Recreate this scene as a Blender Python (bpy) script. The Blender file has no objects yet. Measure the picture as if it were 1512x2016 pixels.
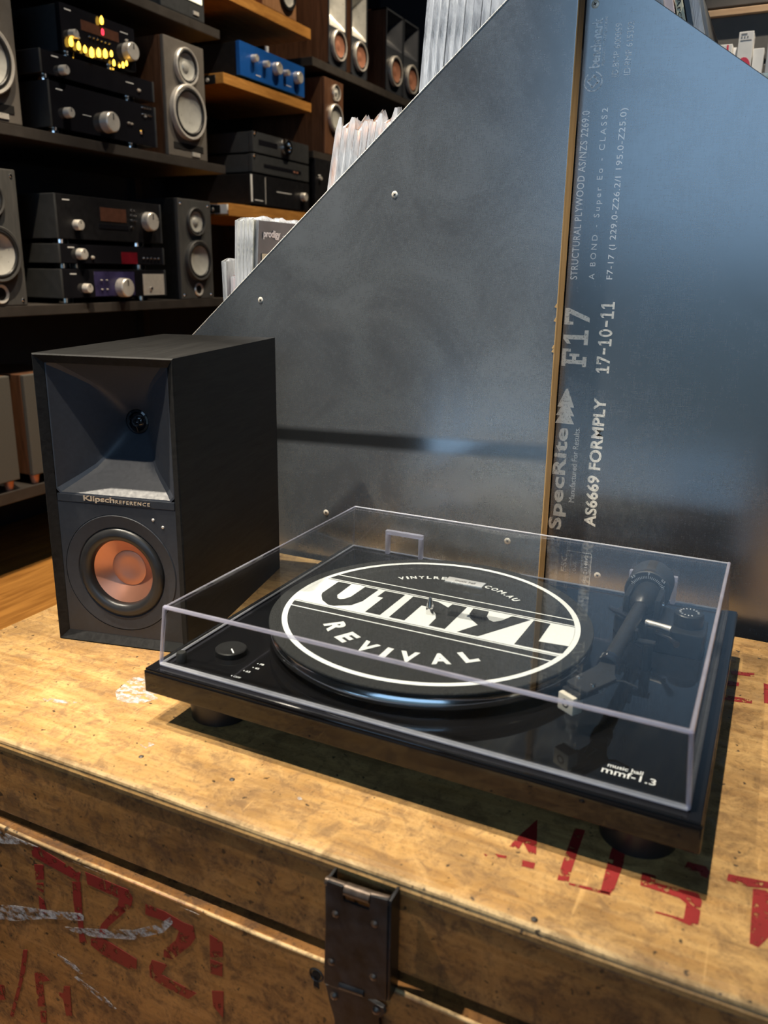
import bpy, bmesh, math, random
from mathutils import Vector, Matrix

S = bpy.context.scene
PI = math.pi
random.seed(7)
COL = S.collection

# ---------------------------------------------------------------- camera
cam_data = bpy.data.cameras.new('camera')
cam = bpy.data.objects.new('camera', cam_data)
COL.objects.link(cam)
S.camera = cam
cam_right = Vector((0.89763376, 0.44055195, 0.01294624))
cam_up = Vector((-0.12998393, 0.23654921, 0.96288558))
cam_fwd = Vector((-0.4211387, 0.86600141, -0.26959923))
M = Matrix.Identity(4)
for i in range(3):
    M[i][0] = cam_right[i]; M[i][1] = cam_up[i]; M[i][2] = -cam_fwd[i]
M[0][3], M[1][3], M[2][3] = 0.22821499, -0.65836407, 0.37953816
cam.matrix_world = M
cam_data.sensor_fit = 'VERTICAL'
cam_data.sensor_height = 36.0
cam_data.sensor_width = 27.0
cam_data.lens = 1598.55 / 2016.0 * 36.0
cam_data.shift_x = 7.5454 / 2016.0
cam_data.shift_y = -28.3454 / 2016.0
cam_data.clip_start = 0.02
cam_data.dof.use_dof = True
cam_data.dof.focus_distance = 0.92
cam_data.dof.aperture_fstop = 8.0

# ---------------------------------------------------------------- light
S.view_settings.view_transform = 'Standard'
S.view_settings.look = 'None'
S.view_settings.gamma = 1.0
S.view_settings.use_curve_mapping = False
S.view_settings.exposure = 0.0
S.cycles.max_bounces = 10
S.cycles.transparent_max_bounces = 40
S.cycles.use_denoising = True
S.cycles.sample_clamp_indirect = 6.0
S.cycles.caustics_reflective = False
S.cycles.caustics_refractive = False

world = bpy.data.worlds.new('world')
S.world = world
world.use_nodes = True
world.node_tree.nodes['Background'].inputs[0].default_value = (0.55, 0.7, 1.0, 1)
world.node_tree.nodes['Background'].inputs[1].default_value = 0.02

WINDOW_STRENGTH = 1.75
WINDOW_COLOR = (0.42, 0.68, 1.0)

def spot(name, loc, target, power, color, angle, blend=0.6, radius=0.02):
    l = bpy.data.lights.new(name, 'SPOT')
    l.energy = power; l.color = color; l.spot_size = math.radians(angle); l.spot_blend = blend
    l.shadow_soft_size = radius
    o = bpy.data.objects.new(name, l); COL.objects.link(o)
    o.location = loc
    o.rotation_euler = (Vector(target) - Vector(loc)).to_track_quat('-Z', 'Y').to_euler()
    return o
WARM = (1.0, 0.83, 0.60)
NEUT = (1.0, 0.89, 0.72)
LAMPS = [  # name, position, target, power, colour, cone
    ('left_track_light', (-1.53, -0.60, 2.70), (-0.40, 0.02, 0.15), 460, NEUT, 24),
    ('turntable_track_light', (-0.19, -0.15, 2.72), (0.06, -0.19, 0.0), 350, NEUT, 23),
    ('speaker_track_light', (-0.42, -0.95, 2.70), (-0.345, -0.09, 0.18), 300, NEUT, 11),
    ('record_track_light', (-0.62, -0.12, 2.70), (-0.24, 0.34, 0.56), 760, (1, .95, .88), 15),
    ('shelf_track_light', (-0.55, 1.10, 2.70), (-1.55, 1.15, 0.55), 130, NEUT, 52),
    ('shelf_track_light', (-0.55, 2.05, 2.70), (-1.55, 2.05, 0.95), 150, WARM, 52),
    ('shelf_track_light', (-0.55, 2.95, 2.70), (-1.55, 2.95, 1.2), 130, WARM, 50),
    ('floor_track_light', (-0.75, 0.40, 2.70), (-1.38, 0.75, -0.42), 420, WARM, 28),
    ('display_fill_spot', (0.40, 0.70, 2.70), (0.14, 1.05, 0.78), 420, NEUT, 18),  # unseen spot added to brighten the cartons and slat wall
    ('panel_fill_spot', (0.90, -0.12, 2.70), (0.15, 0.25, 0.46), 270, NEUT, 10),  # unseen spot added to light the seam edge and board lettering
]
for n, loc, tgt, pw, colr, ang in LAMPS:
    spot(n, loc, tgt, pw, colr, ang)

# ---------------------------------------------------------------- materials
def new_mat(name):
    m = bpy.data.materials.new(name); m.use_nodes = True
    nt = m.node_tree
    return m, nt, nt.nodes['Principled BSDF'], nt.nodes['Material Output']
def node(nt, kind, **kw):
    n = nt.nodes.new(kind)
    for k, v in kw.items(): setattr(n, k, v)
    return n
def coords(nt, scale=(1, 1, 1), rot=(0, 0, 0)):
    tc = node(nt, 'ShaderNodeTexCoord'); mp = node(nt, 'ShaderNodeMapping')
    mp.inputs['Scale'].default_value = scale; mp.inputs['Rotation'].default_value = rot
    nt.links.new(tc.outputs['Object'], mp.inputs['Vector'])
    return mp.outputs['Vector']
def noise(nt, vec, scale, detail=4, rough=0.55, dist=0.0):
    n = node(nt, 'ShaderNodeTexNoise')
    n.inputs['Scale'].default_value = scale; n.inputs['Detail'].default_value = detail
    n.inputs['Roughness'].default_value = rough; n.inputs['Distortion'].default_value = dist
    if vec is not None: nt.links.new(vec, n.inputs['Vector'])
    return n.outputs['Fac']
def ramp(nt, fac, stops):
    r = node(nt, 'ShaderNodeValToRGB')
    e = r.color_ramp.elements
    while len(e) < len(stops): e.new(0.5)
    for i, (p, c) in enumerate(stops):
        e[i].position = p
        e[i].color = (c, c, c, 1) if not isinstance(c, tuple) else (*c, 1)
    nt.links.new(fac, r.inputs['Fac'])
    return r.outputs['Color']
def mixc(nt, fac, a, b, mode='MIX'):
    m = node(nt, 'ShaderNodeMix', data_type='RGBA', blend_type=mode)
    for i, v in ((0, fac), (6, a), (7, b)):
        if isinstance(v, (int, float)): m.inputs[i].default_value = v
        elif isinstance(v, tuple): m.inputs[i].default_value = (*v, 1)
        else: nt.links.new(v, m.inputs[i])
    return m.outputs[2]
def bump(nt, height, strength, dist, normal_in):
    b = node(nt, 'ShaderNodeBump'); b.inputs['Strength'].default_value = strength
    b.inputs['Distance'].default_value = dist
    nt.links.new(height, b.inputs['Height']); nt.links.new(b.outputs['Normal'], normal_in)

def basic(name, color, rough=0.5, metal=0.0, var=0.15, vscale=60, bmp=0.0, ior=1.45, coat=0.0, stretch=(1, 1, 1)):
    m, nt, p, out = new_mat(name)
    v = coords(nt, stretch)
    f = noise(nt, v, vscale, 3)
    lo = tuple(c * (1 - var) for c in color); hi = tuple(min(1, c * (1 + var)) for c in color)
    nt.links.new(ramp(nt, f, [(0.3, lo), (0.7, hi)]), p.inputs['Base Color'])
    nt.links.new(ramp(nt, f, [(0.3, max(0, rough - .05)), (0.7, min(1, rough + .05))]), p.inputs['Roughness'])
    p.inputs['Metallic'].default_value = metal; p.inputs['IOR'].default_value = ior
    p.inputs['Coat Weight'].default_value = coat; p.inputs['Coat Roughness'].default_value = 0.05
    if bmp: bump(nt, f, bmp, 0.0006, p.inputs['Normal'])
    return m
def glow(name, color, strength):
    m, nt, p, out = new_mat(name)
    p.inputs['Base Color'].default_value = (*color, 1)
    p.inputs['Emission Color'].default_value = (*color, 1)
    p.inputs['Emission Strength'].default_value = strength
    return m
def grained(name, dark, light, rough=0.4, scale=(6, 60, 60), dist=1.2, coat=0.0, spec=0.5):
    m, nt, p, out = new_mat(name)
    v = coords(nt, scale)
    f = noise(nt, v, 2.2, 6, 0.6, dist)
    nt.links.new(ramp(nt, f, [(0.28, dark), (0.5, tuple((a + b) / 2 for a, b in zip(dark, light))), (0.72, light)]), p.inputs['Base Color'])
    p.inputs['Roughness'].default_value = rough; p.inputs['Coat Weight'].default_value = coat
    p.inputs['Specular IOR Level'].default_value = spec
    bump(nt, f, 0.15, 0.0004, p.inputs['Normal'])
    return m

def chest_wood(name, light, mid, dark, rough=0.42, dirt=1.0):
    m, nt, p, out = new_mat(name)
    v1 = coords(nt); vg = coords(nt, (3, 40, 40)); vb = coords(nt, (1.6, 4, 4), (0, 0, .08))
    grain = noise(nt, vg, 2.6, 8, 0.62, 1.0)
    base = ramp(nt, grain, [(0.30, mid), (0.5, tuple((a + b) / 2 for a, b in zip(mid, light))), (0.70, light)])
    blot = noise(nt, vb, 6.0, 7, 0.66, 0.5)                     # old brown stains, centimetres across
    base = mixc(nt, ramp(nt, blot, [(0.46, 0.0), (0.62, 0.62 * dirt)]), base, dark)
    mott = noise(nt, v1, 62, 9, 0.74, 0.6)                      # mottled varnish
    base = mixc(nt, ramp(nt, mott, [(0.49, 0.0), (0.60, 0.62 * dirt)]), base, tuple(c * .8 for c in dark))
    worn = noise(nt, v1, 22, 9, 0.72, 0.9)                      # rubbed paler patches
    base = mixc(nt, ramp(nt, worn, [(0.53, 0.0), (0.64, 0.40)]), base, tuple(min(1, c * 1.25) for c in light))
    fine = noise(nt, v1, 260, 5, 0.72)
    base = mixc(nt, ramp(nt, fine, [(0.53, 0.0), (0.66, 0.50 * dirt)]), base, tuple(c * .5 for c in dark))
    speck = noise(nt, v1, 150, 2, 0.5)                          # worm holes and specks
    base = mixc(nt, ramp(nt, speck, [(0.68, 0.0), (0.72, 0.9)]), base, (0.030, 0.018, 0.010))
    for rz, sc, th in ((0.5, (70, 5, 30), .70), (-0.3, (7, 95, 40), .71), (1.1, (120, 9, 40), .72)):
        scr = noise(nt, coords(nt, sc, (0, rz * .4, rz)), 1.6, 3, 0.5)
        base = mixc(nt, ramp(nt, scr, [(th, 0.0), (th + .05, 0.42)]), base, tuple(min(1, c * 1.35) for c in light) if rz > 0 else tuple(c * .6 for c in dark))
    nt.links.new(base, p.inputs['Base Color'])
    nt.links.new(ramp(nt, mott, [(0.35, rough - .12), (0.65, rough + .25)]), p.inputs['Roughness'])
    bump(nt, mixc(nt, 0.5, grain, mott), 0.45, 0.0016, p.inputs['Normal'])
    return m

def worn_print(name, color, cover=0.5, scale=260, soft=0.06, rough=0.6, stretch=(1, 1, 1), film=False):
    """ink or paint with flecks missing: the gaps are real holes in the film"""
    m, nt, p, out = new_mat(name)
    f = noise(nt, coords(nt, stretch), scale, 5, 0.68)
    p.inputs['Roughness'].default_value = rough
    if film:                                                    # printed under the same glossy film as the board
        p.inputs['IOR'].default_value = 2.3
        p.inputs['Coat Weight'].default_value = 1.0; p.inputs['Coat IOR'].default_value = 2.1; p.inputs['Coat Roughness'].default_value = rough
    f2 = noise(nt, coords(nt), scale * .3, 3, 0.6)
    nt.links.new(ramp(nt, f2, [(0.3, tuple(c * .8 for c in color)), (0.7, color)]), p.inputs['Base Color'])
    nt.links.new(ramp(nt, f, [(cover - soft, 1.0), (cover + soft, 0.0)]), p.inputs['Alpha'])
    return m

def ply_film(name, color, rough, left):
    """dark phenolic film of formwork ply: cloudy rub marks, fine scratches, a polished rubbed strip on the left board"""
    m, nt, p, out = new_mat(name)
    v = coords(nt)
    cloud = noise(nt, v, 7, 8, 0.66, 1.1)
    fine = noise(nt, coords(nt, (40, 8, 520)), 3, 5, 0.62)
    weave = noise(nt, coords(nt, (520, 8, 40)), 3, 5, 0.62)
    base = ramp(nt, cloud, [(0.32, tuple(c * .55 for c in color)), (0.68, tuple(c * 1.6 for c in color))])
    tex = mixc(nt, 0.5, fine, weave)
    base = mixc(nt, ramp(nt, tex, [(0.44, 0.0), (0.66, 0.35)]), base, tuple(c * 1.8 for c in color))
    spk = noise(nt, v, 420, 2, 0.5)
    base = ramp(nt, cloud, [(0.3, tuple(c * .72 for c in color)), (0.72, tuple(c * 1.4 for c in color))])
    tex = mixc(nt, 0.5, fine, weave)
    base = mixc(nt, ramp(nt, tex, [(0.42, 0.0), (0.66, 0.5)]), base, tuple(c * 1.8 for c in color))
    base = mixc(nt, ramp(nt, spk, [(0.73, 0.0), (0.77, 0.35)]), base, (0.25, 0.26, 0.27))
    sv = coords(nt, (14, 8, 170), (0, 0.55, 0)); sc = noise(nt, sv, 1.6, 2, 0.4)
    base = mixc(nt, ramp(nt, sc, [(0.74, 0.0), (0.80, 0.16)]), base, (0.20, 0.22, 0.24))
    rg = mixc(nt, 0.5, ramp(nt, cloud, [(0.3, rough - .05), (0.7, rough + .08)]), ramp(nt, tex, [(0.38, rough - .05), (0.64, rough + .06)]))
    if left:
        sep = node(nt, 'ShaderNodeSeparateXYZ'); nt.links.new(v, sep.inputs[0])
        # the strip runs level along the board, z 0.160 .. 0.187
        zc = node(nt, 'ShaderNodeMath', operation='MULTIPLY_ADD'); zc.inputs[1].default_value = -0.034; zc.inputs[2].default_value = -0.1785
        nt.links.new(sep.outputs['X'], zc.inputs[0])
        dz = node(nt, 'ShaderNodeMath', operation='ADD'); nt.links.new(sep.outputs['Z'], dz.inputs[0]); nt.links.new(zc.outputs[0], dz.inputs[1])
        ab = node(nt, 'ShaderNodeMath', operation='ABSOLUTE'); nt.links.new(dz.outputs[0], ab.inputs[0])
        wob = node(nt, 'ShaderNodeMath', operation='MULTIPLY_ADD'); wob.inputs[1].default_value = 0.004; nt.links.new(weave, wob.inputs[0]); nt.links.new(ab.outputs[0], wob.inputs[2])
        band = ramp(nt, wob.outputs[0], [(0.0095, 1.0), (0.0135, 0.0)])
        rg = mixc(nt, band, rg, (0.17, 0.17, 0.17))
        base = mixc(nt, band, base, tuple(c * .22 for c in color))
    nt.links.new(base, p.inputs['Base Color'])
    nt.links.new(rg, p.inputs['Roughness'])
    p.inputs['IOR'].default_value = 2.3
    p.inputs['Coat Weight'].default_value = 1.0; p.inputs['Coat IOR'].default_value = 2.1
    nt.links.new(rg, p.inputs['Coat Roughness'])
    bump(nt, tex, 0.10, 0.0003, p.inputs['Normal'])
    return m

def acrylic(name, tint, edge=False):
    m, nt, p, out = new_mat(name)
    nt.nodes.remove(p)
    tr = node(nt, 'ShaderNodeBsdfTransparent'); tr.inputs[0].default_value = (*tint, 1)
    gl = node(nt, 'ShaderNodeBsdfGlossy'); gl.inputs['Roughness'].default_value = 0.03 if not edge else 0.12
    lw = node(nt, 'ShaderNodeLayerWeight'); lw.inputs['Blend'].default_value = 0.5
    pw = node(nt, 'ShaderNodeMath', operation='POWER'); pw.inputs[1].default_value = 5.0
    nt.links.new(lw.outputs['Facing'], pw.inputs[0])
    fr = node(nt, 'ShaderNodeMath', operation='MULTIPLY_ADD'); fr.inputs[1].default_value = 0.96; fr.inputs[2].default_value = 0.05
    nt.links.new(pw.outputs[0], fr.inputs[0])
    f = noise(nt, coords(nt), 30, 4)
    nt.links.new(ramp(nt, f, [(0.3, 0.012), (0.75, 0.05 if not edge else .2)]), gl.inputs['Roughness'])
    mx = node(nt, 'ShaderNodeMixShader'); nt.links.new(fr.outputs[0], mx.inputs[0])
    nt.links.new(tr.outputs[0], mx.inputs[1]); nt.links.new(gl.outputs[0], mx.inputs[2])
    last = mx
    if edge:
        df = node(nt, 'ShaderNodeBsdfDiffuse'); df.inputs[0].default_value = (0.80, 0.80, 0.95, 1) if edge < .6 else (.93, .93, .95, 1)
        tl = node(nt, 'ShaderNodeBsdfTranslucent'); tl.inputs[0].default_value = (0.80, 0.80, 0.95, 1)
        ad = node(nt, 'ShaderNodeMixShader'); ad.inputs[0].default_value = 0.5
        nt.links.new(df.outputs[0], ad.inputs[1]); nt.links.new(tl.outputs[0], ad.inputs[2])
        m2 = node(nt, 'ShaderNodeMixShader')
        nt.links.new(ramp(nt, noise(nt, coords(nt), 45, 3), [(0.3, edge * .7), (0.7, edge)]), m2.inputs[0])
        nt.links.new(mx.outputs[0], m2.inputs[1]); nt.links.new(ad.outputs[0], m2.inputs[2])
        last = m2
    nt.links.new(last.outputs[0], out.inputs['Surface'])
    return m

MT = {}
MT['wall'] = basic('charcoal_wall_paint', (0.030, 0.034, 0.042), 0.7, vscale=8)
MT['ceiling'] = basic('dark_ceiling', (0.02, 0.02, 0.022), 0.8, vscale=6)
MT['floor'] = grained('honey_timber_floor', (0.22, 0.085, 0.018), (0.58, 0.27, 0.065), 0.3, (40, 2.2, 10), 1.0)
MT['shelf_black'] = basic('black_shelf_laminate', (0.045, 0.039, 0.035), 0.42, vscale=25)
MT['shelf_wood'] = grained('orange_timber_shelf', (0.34, 0.14, 0.03), (0.62, 0.30, 0.075), 0.4, (30, 4, 30), 1.2)
MT['slat'] = basic('grey_slatwall', (0.085, 0.078, 0.070), 0.6, vscale=20)
MT['slat_wood'] = grained('pale_timber_strip', (0.38, 0.23, 0.12), (0.52, 0.34, 0.19), 0.5, (4, 40, 40))
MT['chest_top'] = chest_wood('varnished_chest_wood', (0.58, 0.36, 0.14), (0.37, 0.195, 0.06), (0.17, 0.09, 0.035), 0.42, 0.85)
MT['chest_front'] = chest_wood('shaded_chest_wood', (0.44, 0.21, 0.065), (0.27, 0.115, 0.030), (0.085, 0.040, 0.018), 0.40)  # front's weaker light put into a darker, more stained copy of the wood
MT['chest_edge'] = chest_wood('worn_pale_edge_wood', (0.62, 0.44, 0.22), (0.45, 0.28, 0.11), (0.20, 0.12, 0.05), 0.55)
MT['red_paint'] = worn_print('faded_red_stencil_paint', (0.27, 0.017, 0.016), 0.57, 120, 0.03, 0.5)
MT['white_smear'] = worn_print('chalky_white_smear', (0.55, 0.50, 0.46), 0.475, 170, 0.07, 0.8, (.6, 1, 1))
MT['iron'] = basic('blackened_iron', (0.024, 0.024, 0.026), 0.40, 0.30, 0.55, 90, 0.45)
MT['iron_worn'] = basic('rubbed_brown_iron', (0.10, 0.075, 0.058), 0.34, 0.55, 0.4, 160, 0.3)
MT['void'] = basic('dark_hollow', (0.004, 0.003, 0.003), 0.9)
MT['nail'] = basic('dull_nail_steel', (0.18, 0.16, 0.14), 0.4, 0.8, 0.3, 300)
MT['ply_left'] = ply_film('left_formply_film', (0.080, 0.087, 0.093), 0.26, True)  # same film as the right board, its lamplight put into a paler colour
MT['ply_right'] = ply_film('right_formply_film', (0.028, 0.032, 0.038), 0.25, False)  # same film again, its lack of lamplight put into a darker colour
MT['ply_edge'] = grained('raw_ply_edge', (0.30, 0.17, 0.06), (0.66, 0.44, 0.20), 0.6, (150, 160, 2.5), 0.3)
MT['stencil'] = worn_print('speckled_grey_ink', (0.78, 0.75, 0.66), 0.60, 420, 0.06, 0.27, film=True)
MT['stencil_thin'] = worn_print('thin_grey_ink', (0.80, 0.80, 0.78), 0.66, 300, 0.06, 0.27, film=True)
MT['stencil_faint'] = worn_print('faint_grey_ink', (0.62, 0.62, 0.60), 0.56, 260, 0.08, 0.27, film=True)
MT['screw'] = basic('pale_zinc_screw', (0.72, 0.65, 0.54), 0.35, 0.3, 0.1, 300)
MT['piano'] = basic('gloss_black_lacquer', (0.006, 0.006, 0.007), 0.05, 0, 0.1, 20, 0, 1.45, 0.05)
MT['piano_top'] = basic('gloss_black_plinth_top', (0.008, 0.008, 0.010), 0.06, 0, 0.1, 20, 0, 1.45, 0.05)
MT['black_plastic'] = basic('satin_black_plastic', (0.014, 0.014, 0.015), 0.36)
MT['matte_black'] = basic('matte_black_plastic', (0.022, 0.022, 0.024), 0.55)
MT['arm_black'] = basic('black_arm_tube', (0.028, 0.028, 0.030), 0.38, 0.2)
MT['rubber'] = basic('black_rubber', (0.018, 0.018, 0.018), 0.6)
MT['alu'] = basic('machined_aluminium', (0.72, 0.74, 0.76), 0.16, 1.0, 0.08, 8, stretch=(1, 1, 30))
MT['chrome'] = basic('polished_chrome', (0.82, 0.81, 0.80), 0.08, 1.0, 0.04)
MT['silver'] = basic('brushed_silver', (0.78, 0.74, 0.68), 0.32, 0.45, 0.08)
MT['felt'] = basic('black_felt', (0.030, 0.031, 0.032), 0.95, 0, 0.6, 900, 0.5, 1.2)
MT['felt_white'] = basic('white_felt_print', (0.76, 0.78, 0.78), 0.9, 0, 0.08, 900, 0.3, 1.2)
MT['white_ink'] = basic('white_ink', (0.82, 0.82, 0.82), 0.5, 0, 0.03)
MT['cart'] = basic('ivory_cartridge_plastic', (0.72, 0.66, 0.56), 0.4, 0, 0.05)
MT['acrylic'] = acrylic('clear_acrylic', (0.965, 0.975, 0.975))
MT['acrylic_edge'] = acrylic('acrylic_edge', (0.90, 0.91, 0.97), 0.42)
MT['acrylic_rim'] = acrylic('bright_acrylic_rim', (0.92, 0.93, 0.97), 0.75)  # specular line along the rim put in as whitish diffuse
MT['badge'] = basic('silver_badge', (0.72, 0.75, 0.76), 0.25, 0.6, 0.05)
MT['badge_ink'] = basic('dark_badge_ink', (0.02, 0.02, 0.02), 0.5)
MT['cab_vinyl'] = grained('black_ash_vinyl', (0.004, 0.004, 0.0045), (0.017, 0.017, 0.017), 0.62, (80, 8, 80), 0.8, 0.0, 0.22)
MT['baffle'] = basic('satin_charcoal_baffle', (0.028, 0.032, 0.040), 0.48, 0, 0.12, 250)
MT['horn'] = basic('satin_horn_silicone', (0.036, 0.040, 0.050), 0.44, 0, 0.10, 250)
MT['copper'] = basic('spun_copper', (0.66, 0.30, 0.19), 0.36, 0.55, 0.06, 40)
MT['copper_text'] = basic('copper_lettering', (0.95, 0.62, 0.36), 0.25, 0.7, 0.05)
MT['surround'] = basic('black_rubber_surround', (0.020, 0.020, 0.021), 0.33)
MT['walnut'] = grained('walnut_veneer', (0.055, 0.024, 0.013), (0.16, 0.075, 0.040), 0.4, (30, 30, 3), 1.0)
MT['oak'] = grained('warm_oak_veneer', (0.25, 0.12, 0.055), (0.42, 0.22, 0.11), 0.4, (30, 30, 3), 1.0)
MT['taupe_baffle'] = basic('taupe_grey_baffle', (0.135, 0.120, 0.105), 0.5, 0, 0.08, 60)
MT['grey_baffle'] = grained('dark_ash_baffle', (0.050, 0.050, 0.050), (0.085, 0.083, 0.080), 0.5, (30, 60, 6), 0.6)
MT['grille'] = basic('dark_grey_grille_cloth', (0.085, 0.080, 0.070), 0.85, 0, 0.2, 500)
MT['cone_silver'] = basic('silver_cone', (0.72, 0.71, 0.66), 0.32, 0.45, 0.06)
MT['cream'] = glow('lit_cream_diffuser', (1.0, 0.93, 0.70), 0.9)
MT['gloss_black'] = basic('gloss_black_fascia', (0.010, 0.010, 0.013), 0.08, 0, 0.1, 30, 0, 1.5, 0.5)
MT['case_grey'] = basic('dark_grey_case', (0.055, 0.058, 0.062), 0.45, 0.3, 0.1)
MT['case_black'] = basic('black_steel_case', (0.013, 0.013, 0.015), 0.42, 0.2, 0.15)
MT['blue'] = basic('royal_blue_fascia', (0.012, 0.105, 0.42), 0.4, 0.2, 0.06)
MT['display'] = basic('smoked_display', (0.10, 0.045, 0.030), 0.15)
MT['red_digit'] = glow('red_display_digit', (1.0, 0.03, 0.06), 3.5)
MT['amber'] = glow('amber_reflection_glow', (1.0, 0.55, 0.06), 4.5)  # emission standing in for warm reflections on a glossy front
MT['violet_reflection'] = basic('violet_fascia_reflection', (0.038, 0.032, 0.095), 0.3, 0, 0.4, 20)  # reflection on a black fascia painted as violet
MT['red_reflection'] = basic('crimson_fascia_reflection', (0.15, 0.008, 0.016), 0.3, 0, 0.3, 20)  # reflection on a black fascia painted as crimson
MT['tag_white'] = basic('white_shelf_ticket', (0.75, 0.75, 0.74), 0.5, 0, 0.03)
def plastic_sleeve():
    m, nt, p, out = new_mat('crinkled_clear_sleeve')
    f = noise(nt, coords(nt, (30, 30, 4)), 3, 5, 0.7, 0.8)
    nt.links.new(ramp(nt, f, [(0.3, (0.55, 0.57, 0.60)), (0.7, (0.86, 0.87, 0.88))]), p.inputs['Base Color'])
    p.inputs['Roughness'].default_value = 0.22
    nt.links.new(ramp(nt, f, [(0.35, 0.35), (0.7, 0.92)]), p.inputs['Alpha'])
    bump(nt, f, 0.6, 0.002, p.inputs['Normal'])
    return m
MT['sleeve'] = plastic_sleeve()
MT['jacket_white'] = basic('white_record_jacket', (0.66, 0.66, 0.64), 0.45, 0, 0.08, 30)
MT['jacket_orange'] = basic('orange_record_jacket', (0.75, 0.30, 0.07), 0.45, 0, 0.1, 30)
MT['jacket_cream'] = basic('cream_record_jacket', (0.68, 0.64, 0.46), 0.45, 0, 0.06, 30)
MT['jacket_grey'] = basic('grey_record_jacket', (0.16, 0.165, 0.17), 0.4, 0, 0.3, 14)
MT['jacket_red'] = basic('red_record_jacket', (0.55, 0.05, 0.05), 0.4, 0, 0.1, 30)
MT['jacket_pink'] = basic('pale_pink_record_jacket', (0.70, 0.58, 0.58), 0.4, 0, 0.1, 30)
MT['jacket_black'] = basic('black_record_jacket', (0.022, 0.021, 0.022), 0.25, 0, 0.1, 30)
MT['jacket_blue'] = basic('navy_record_jacket', (0.045, 0.07, 0.15), 0.3, 0, 0.4, 30)
MT['ink'] = basic('black_ink', (0.02, 0.02, 0.02), 0.6, 0, 0.1)
MT['ink_grey'] = basic('grey_ink', (0.22, 0.22, 0.22), 0.6, 0, 0.1)
MT['box_white'] = basic('white_card_box', (0.74, 0.72, 0.69), 0.55, 0, 0.04)
MT['box_red'] = basic('crimson_box_print', (0.62, 0.04, 0.08), 0.5, 0, 0.04)
MT['box_grey'] = basic('grey_card_box', (0.33, 0.34, 0.36), 0.55, 0, 0.06)
MT['glass_shelf'] = acrylic('green_glass_shelf', (0.72, 0.90, 0.84), 0.2)

CHEST_FRONT_RED= [[(-0.2853,-0.0893),(-0.2781,-0.0862),(-0.2308,-0.0948),(-0.2332,-0.1044),(-0.2594,-0.1018),(-0.2853,-0.0986)],
 [(-0.2842,-0.1064),(-0.2729,-0.1029),(-0.2744,-0.118),(-0.2845,-0.1219)],
 [(-0.2842,-0.1254),(-0.2755,-0.122),(-0.2769,-0.1321),(-0.2845,-0.1315)],
 [(-0.2832,-0.1382),(-0.2775,-0.1407),(-0.2751,-0.153),(-0.2847,-0.157)],
 [(-0.2413,-0.1075),(-0.2319,-0.1039),(-0.2328,-0.1227),(-0.2334,-0.1394),(-0.2341,-0.1563),(-0.2319,-0.165),(-0.2402,-0.1686),(-0.2395,-0.1467),(-0.2419,-0.1382),(-0.2423,-0.1266)],
 [(-0.2254,-0.0918),(-0.18,-0.0915),(-0.1763,-0.0978),(-0.1791,-0.1078),(-0.1871,-0.1156),(-0.1943,-0.1145),(-0.1908,-0.1036),(-0.2242,-0.1032)],
 [(-0.1927,-0.1111),(-0.1831,-0.1117),(-0.2052,-0.1369),(-0.2131,-0.1532),(-0.2212,-0.1567),(-0.2128,-0.1378)],
 [(-0.2264,-0.1578),(-0.2105,-0.1521),(-0.1775,-0.1575),(-0.1784,-0.1673),(-0.1861,-0.1713),(-0.2148,-0.1695),(-0.2273,-0.1653)],
 [(-0.1636,-0.0982),(-0.1455,-0.0974),(-0.1266,-0.1004),(-0.1177,-0.0999),(-0.1161,-0.1101),(-0.1211,-0.1189),(-0.1395,-0.1404),(-0.1489,-0.1424),(-0.1484,-0.1353),(-0.1358,-0.1209),(-0.1317,-0.1103),(-0.1439,-0.1066),(-0.1645,-0.1085)],
 [(-0.1613,-0.1507),(-0.1459,-0.149),(-0.1527,-0.1613),(-0.1182,-0.1636),(-0.1268,-0.1734),(-0.1511,-0.1722),(-0.1647,-0.1692),(-0.1648,-0.1588)],
 [(-0.1025,-0.101),(-0.0908,-0.1035),(-0.091,-0.1165),(-0.103,-0.1223)],
 [(-0.1031,-0.1241),(-0.0918,-0.1234),(-0.0924,-0.1357),(-0.1034,-0.1375)],
 [(-0.1032,-0.1541),(-0.092,-0.1495),(-0.0937,-0.1756),(-0.1028,-0.1687)],
 [(-0.3118,-0.2075),(-0.3062,-0.205),(-0.313,-0.2314),(-0.3376,-0.2957),(-0.342,-0.2965),(-0.3226,-0.2464)],
 [(-0.3009,-0.2284),(-0.2929,-0.2221),(-0.2822,-0.2276),(-0.2915,-0.2332),(-0.2925,-0.2612),(-0.3018,-0.2658)],
 [(-0.2995,-0.27),(-0.2917,-0.2662),(-0.2936,-0.2803),(-0.3005,-0.2837)],
 [(-0.2759,-0.2375),(-0.2672,-0.2346),(-0.2653,-0.226),(-0.2579,-0.2226),(-0.2592,-0.2554),(-0.2666,-0.2591),(-0.268,-0.2415)],
 [(-0.3577,-0.2669),(-0.3446,-0.2621),(-0.3447,-0.2785),(-0.3611,-0.2878)]]
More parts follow.
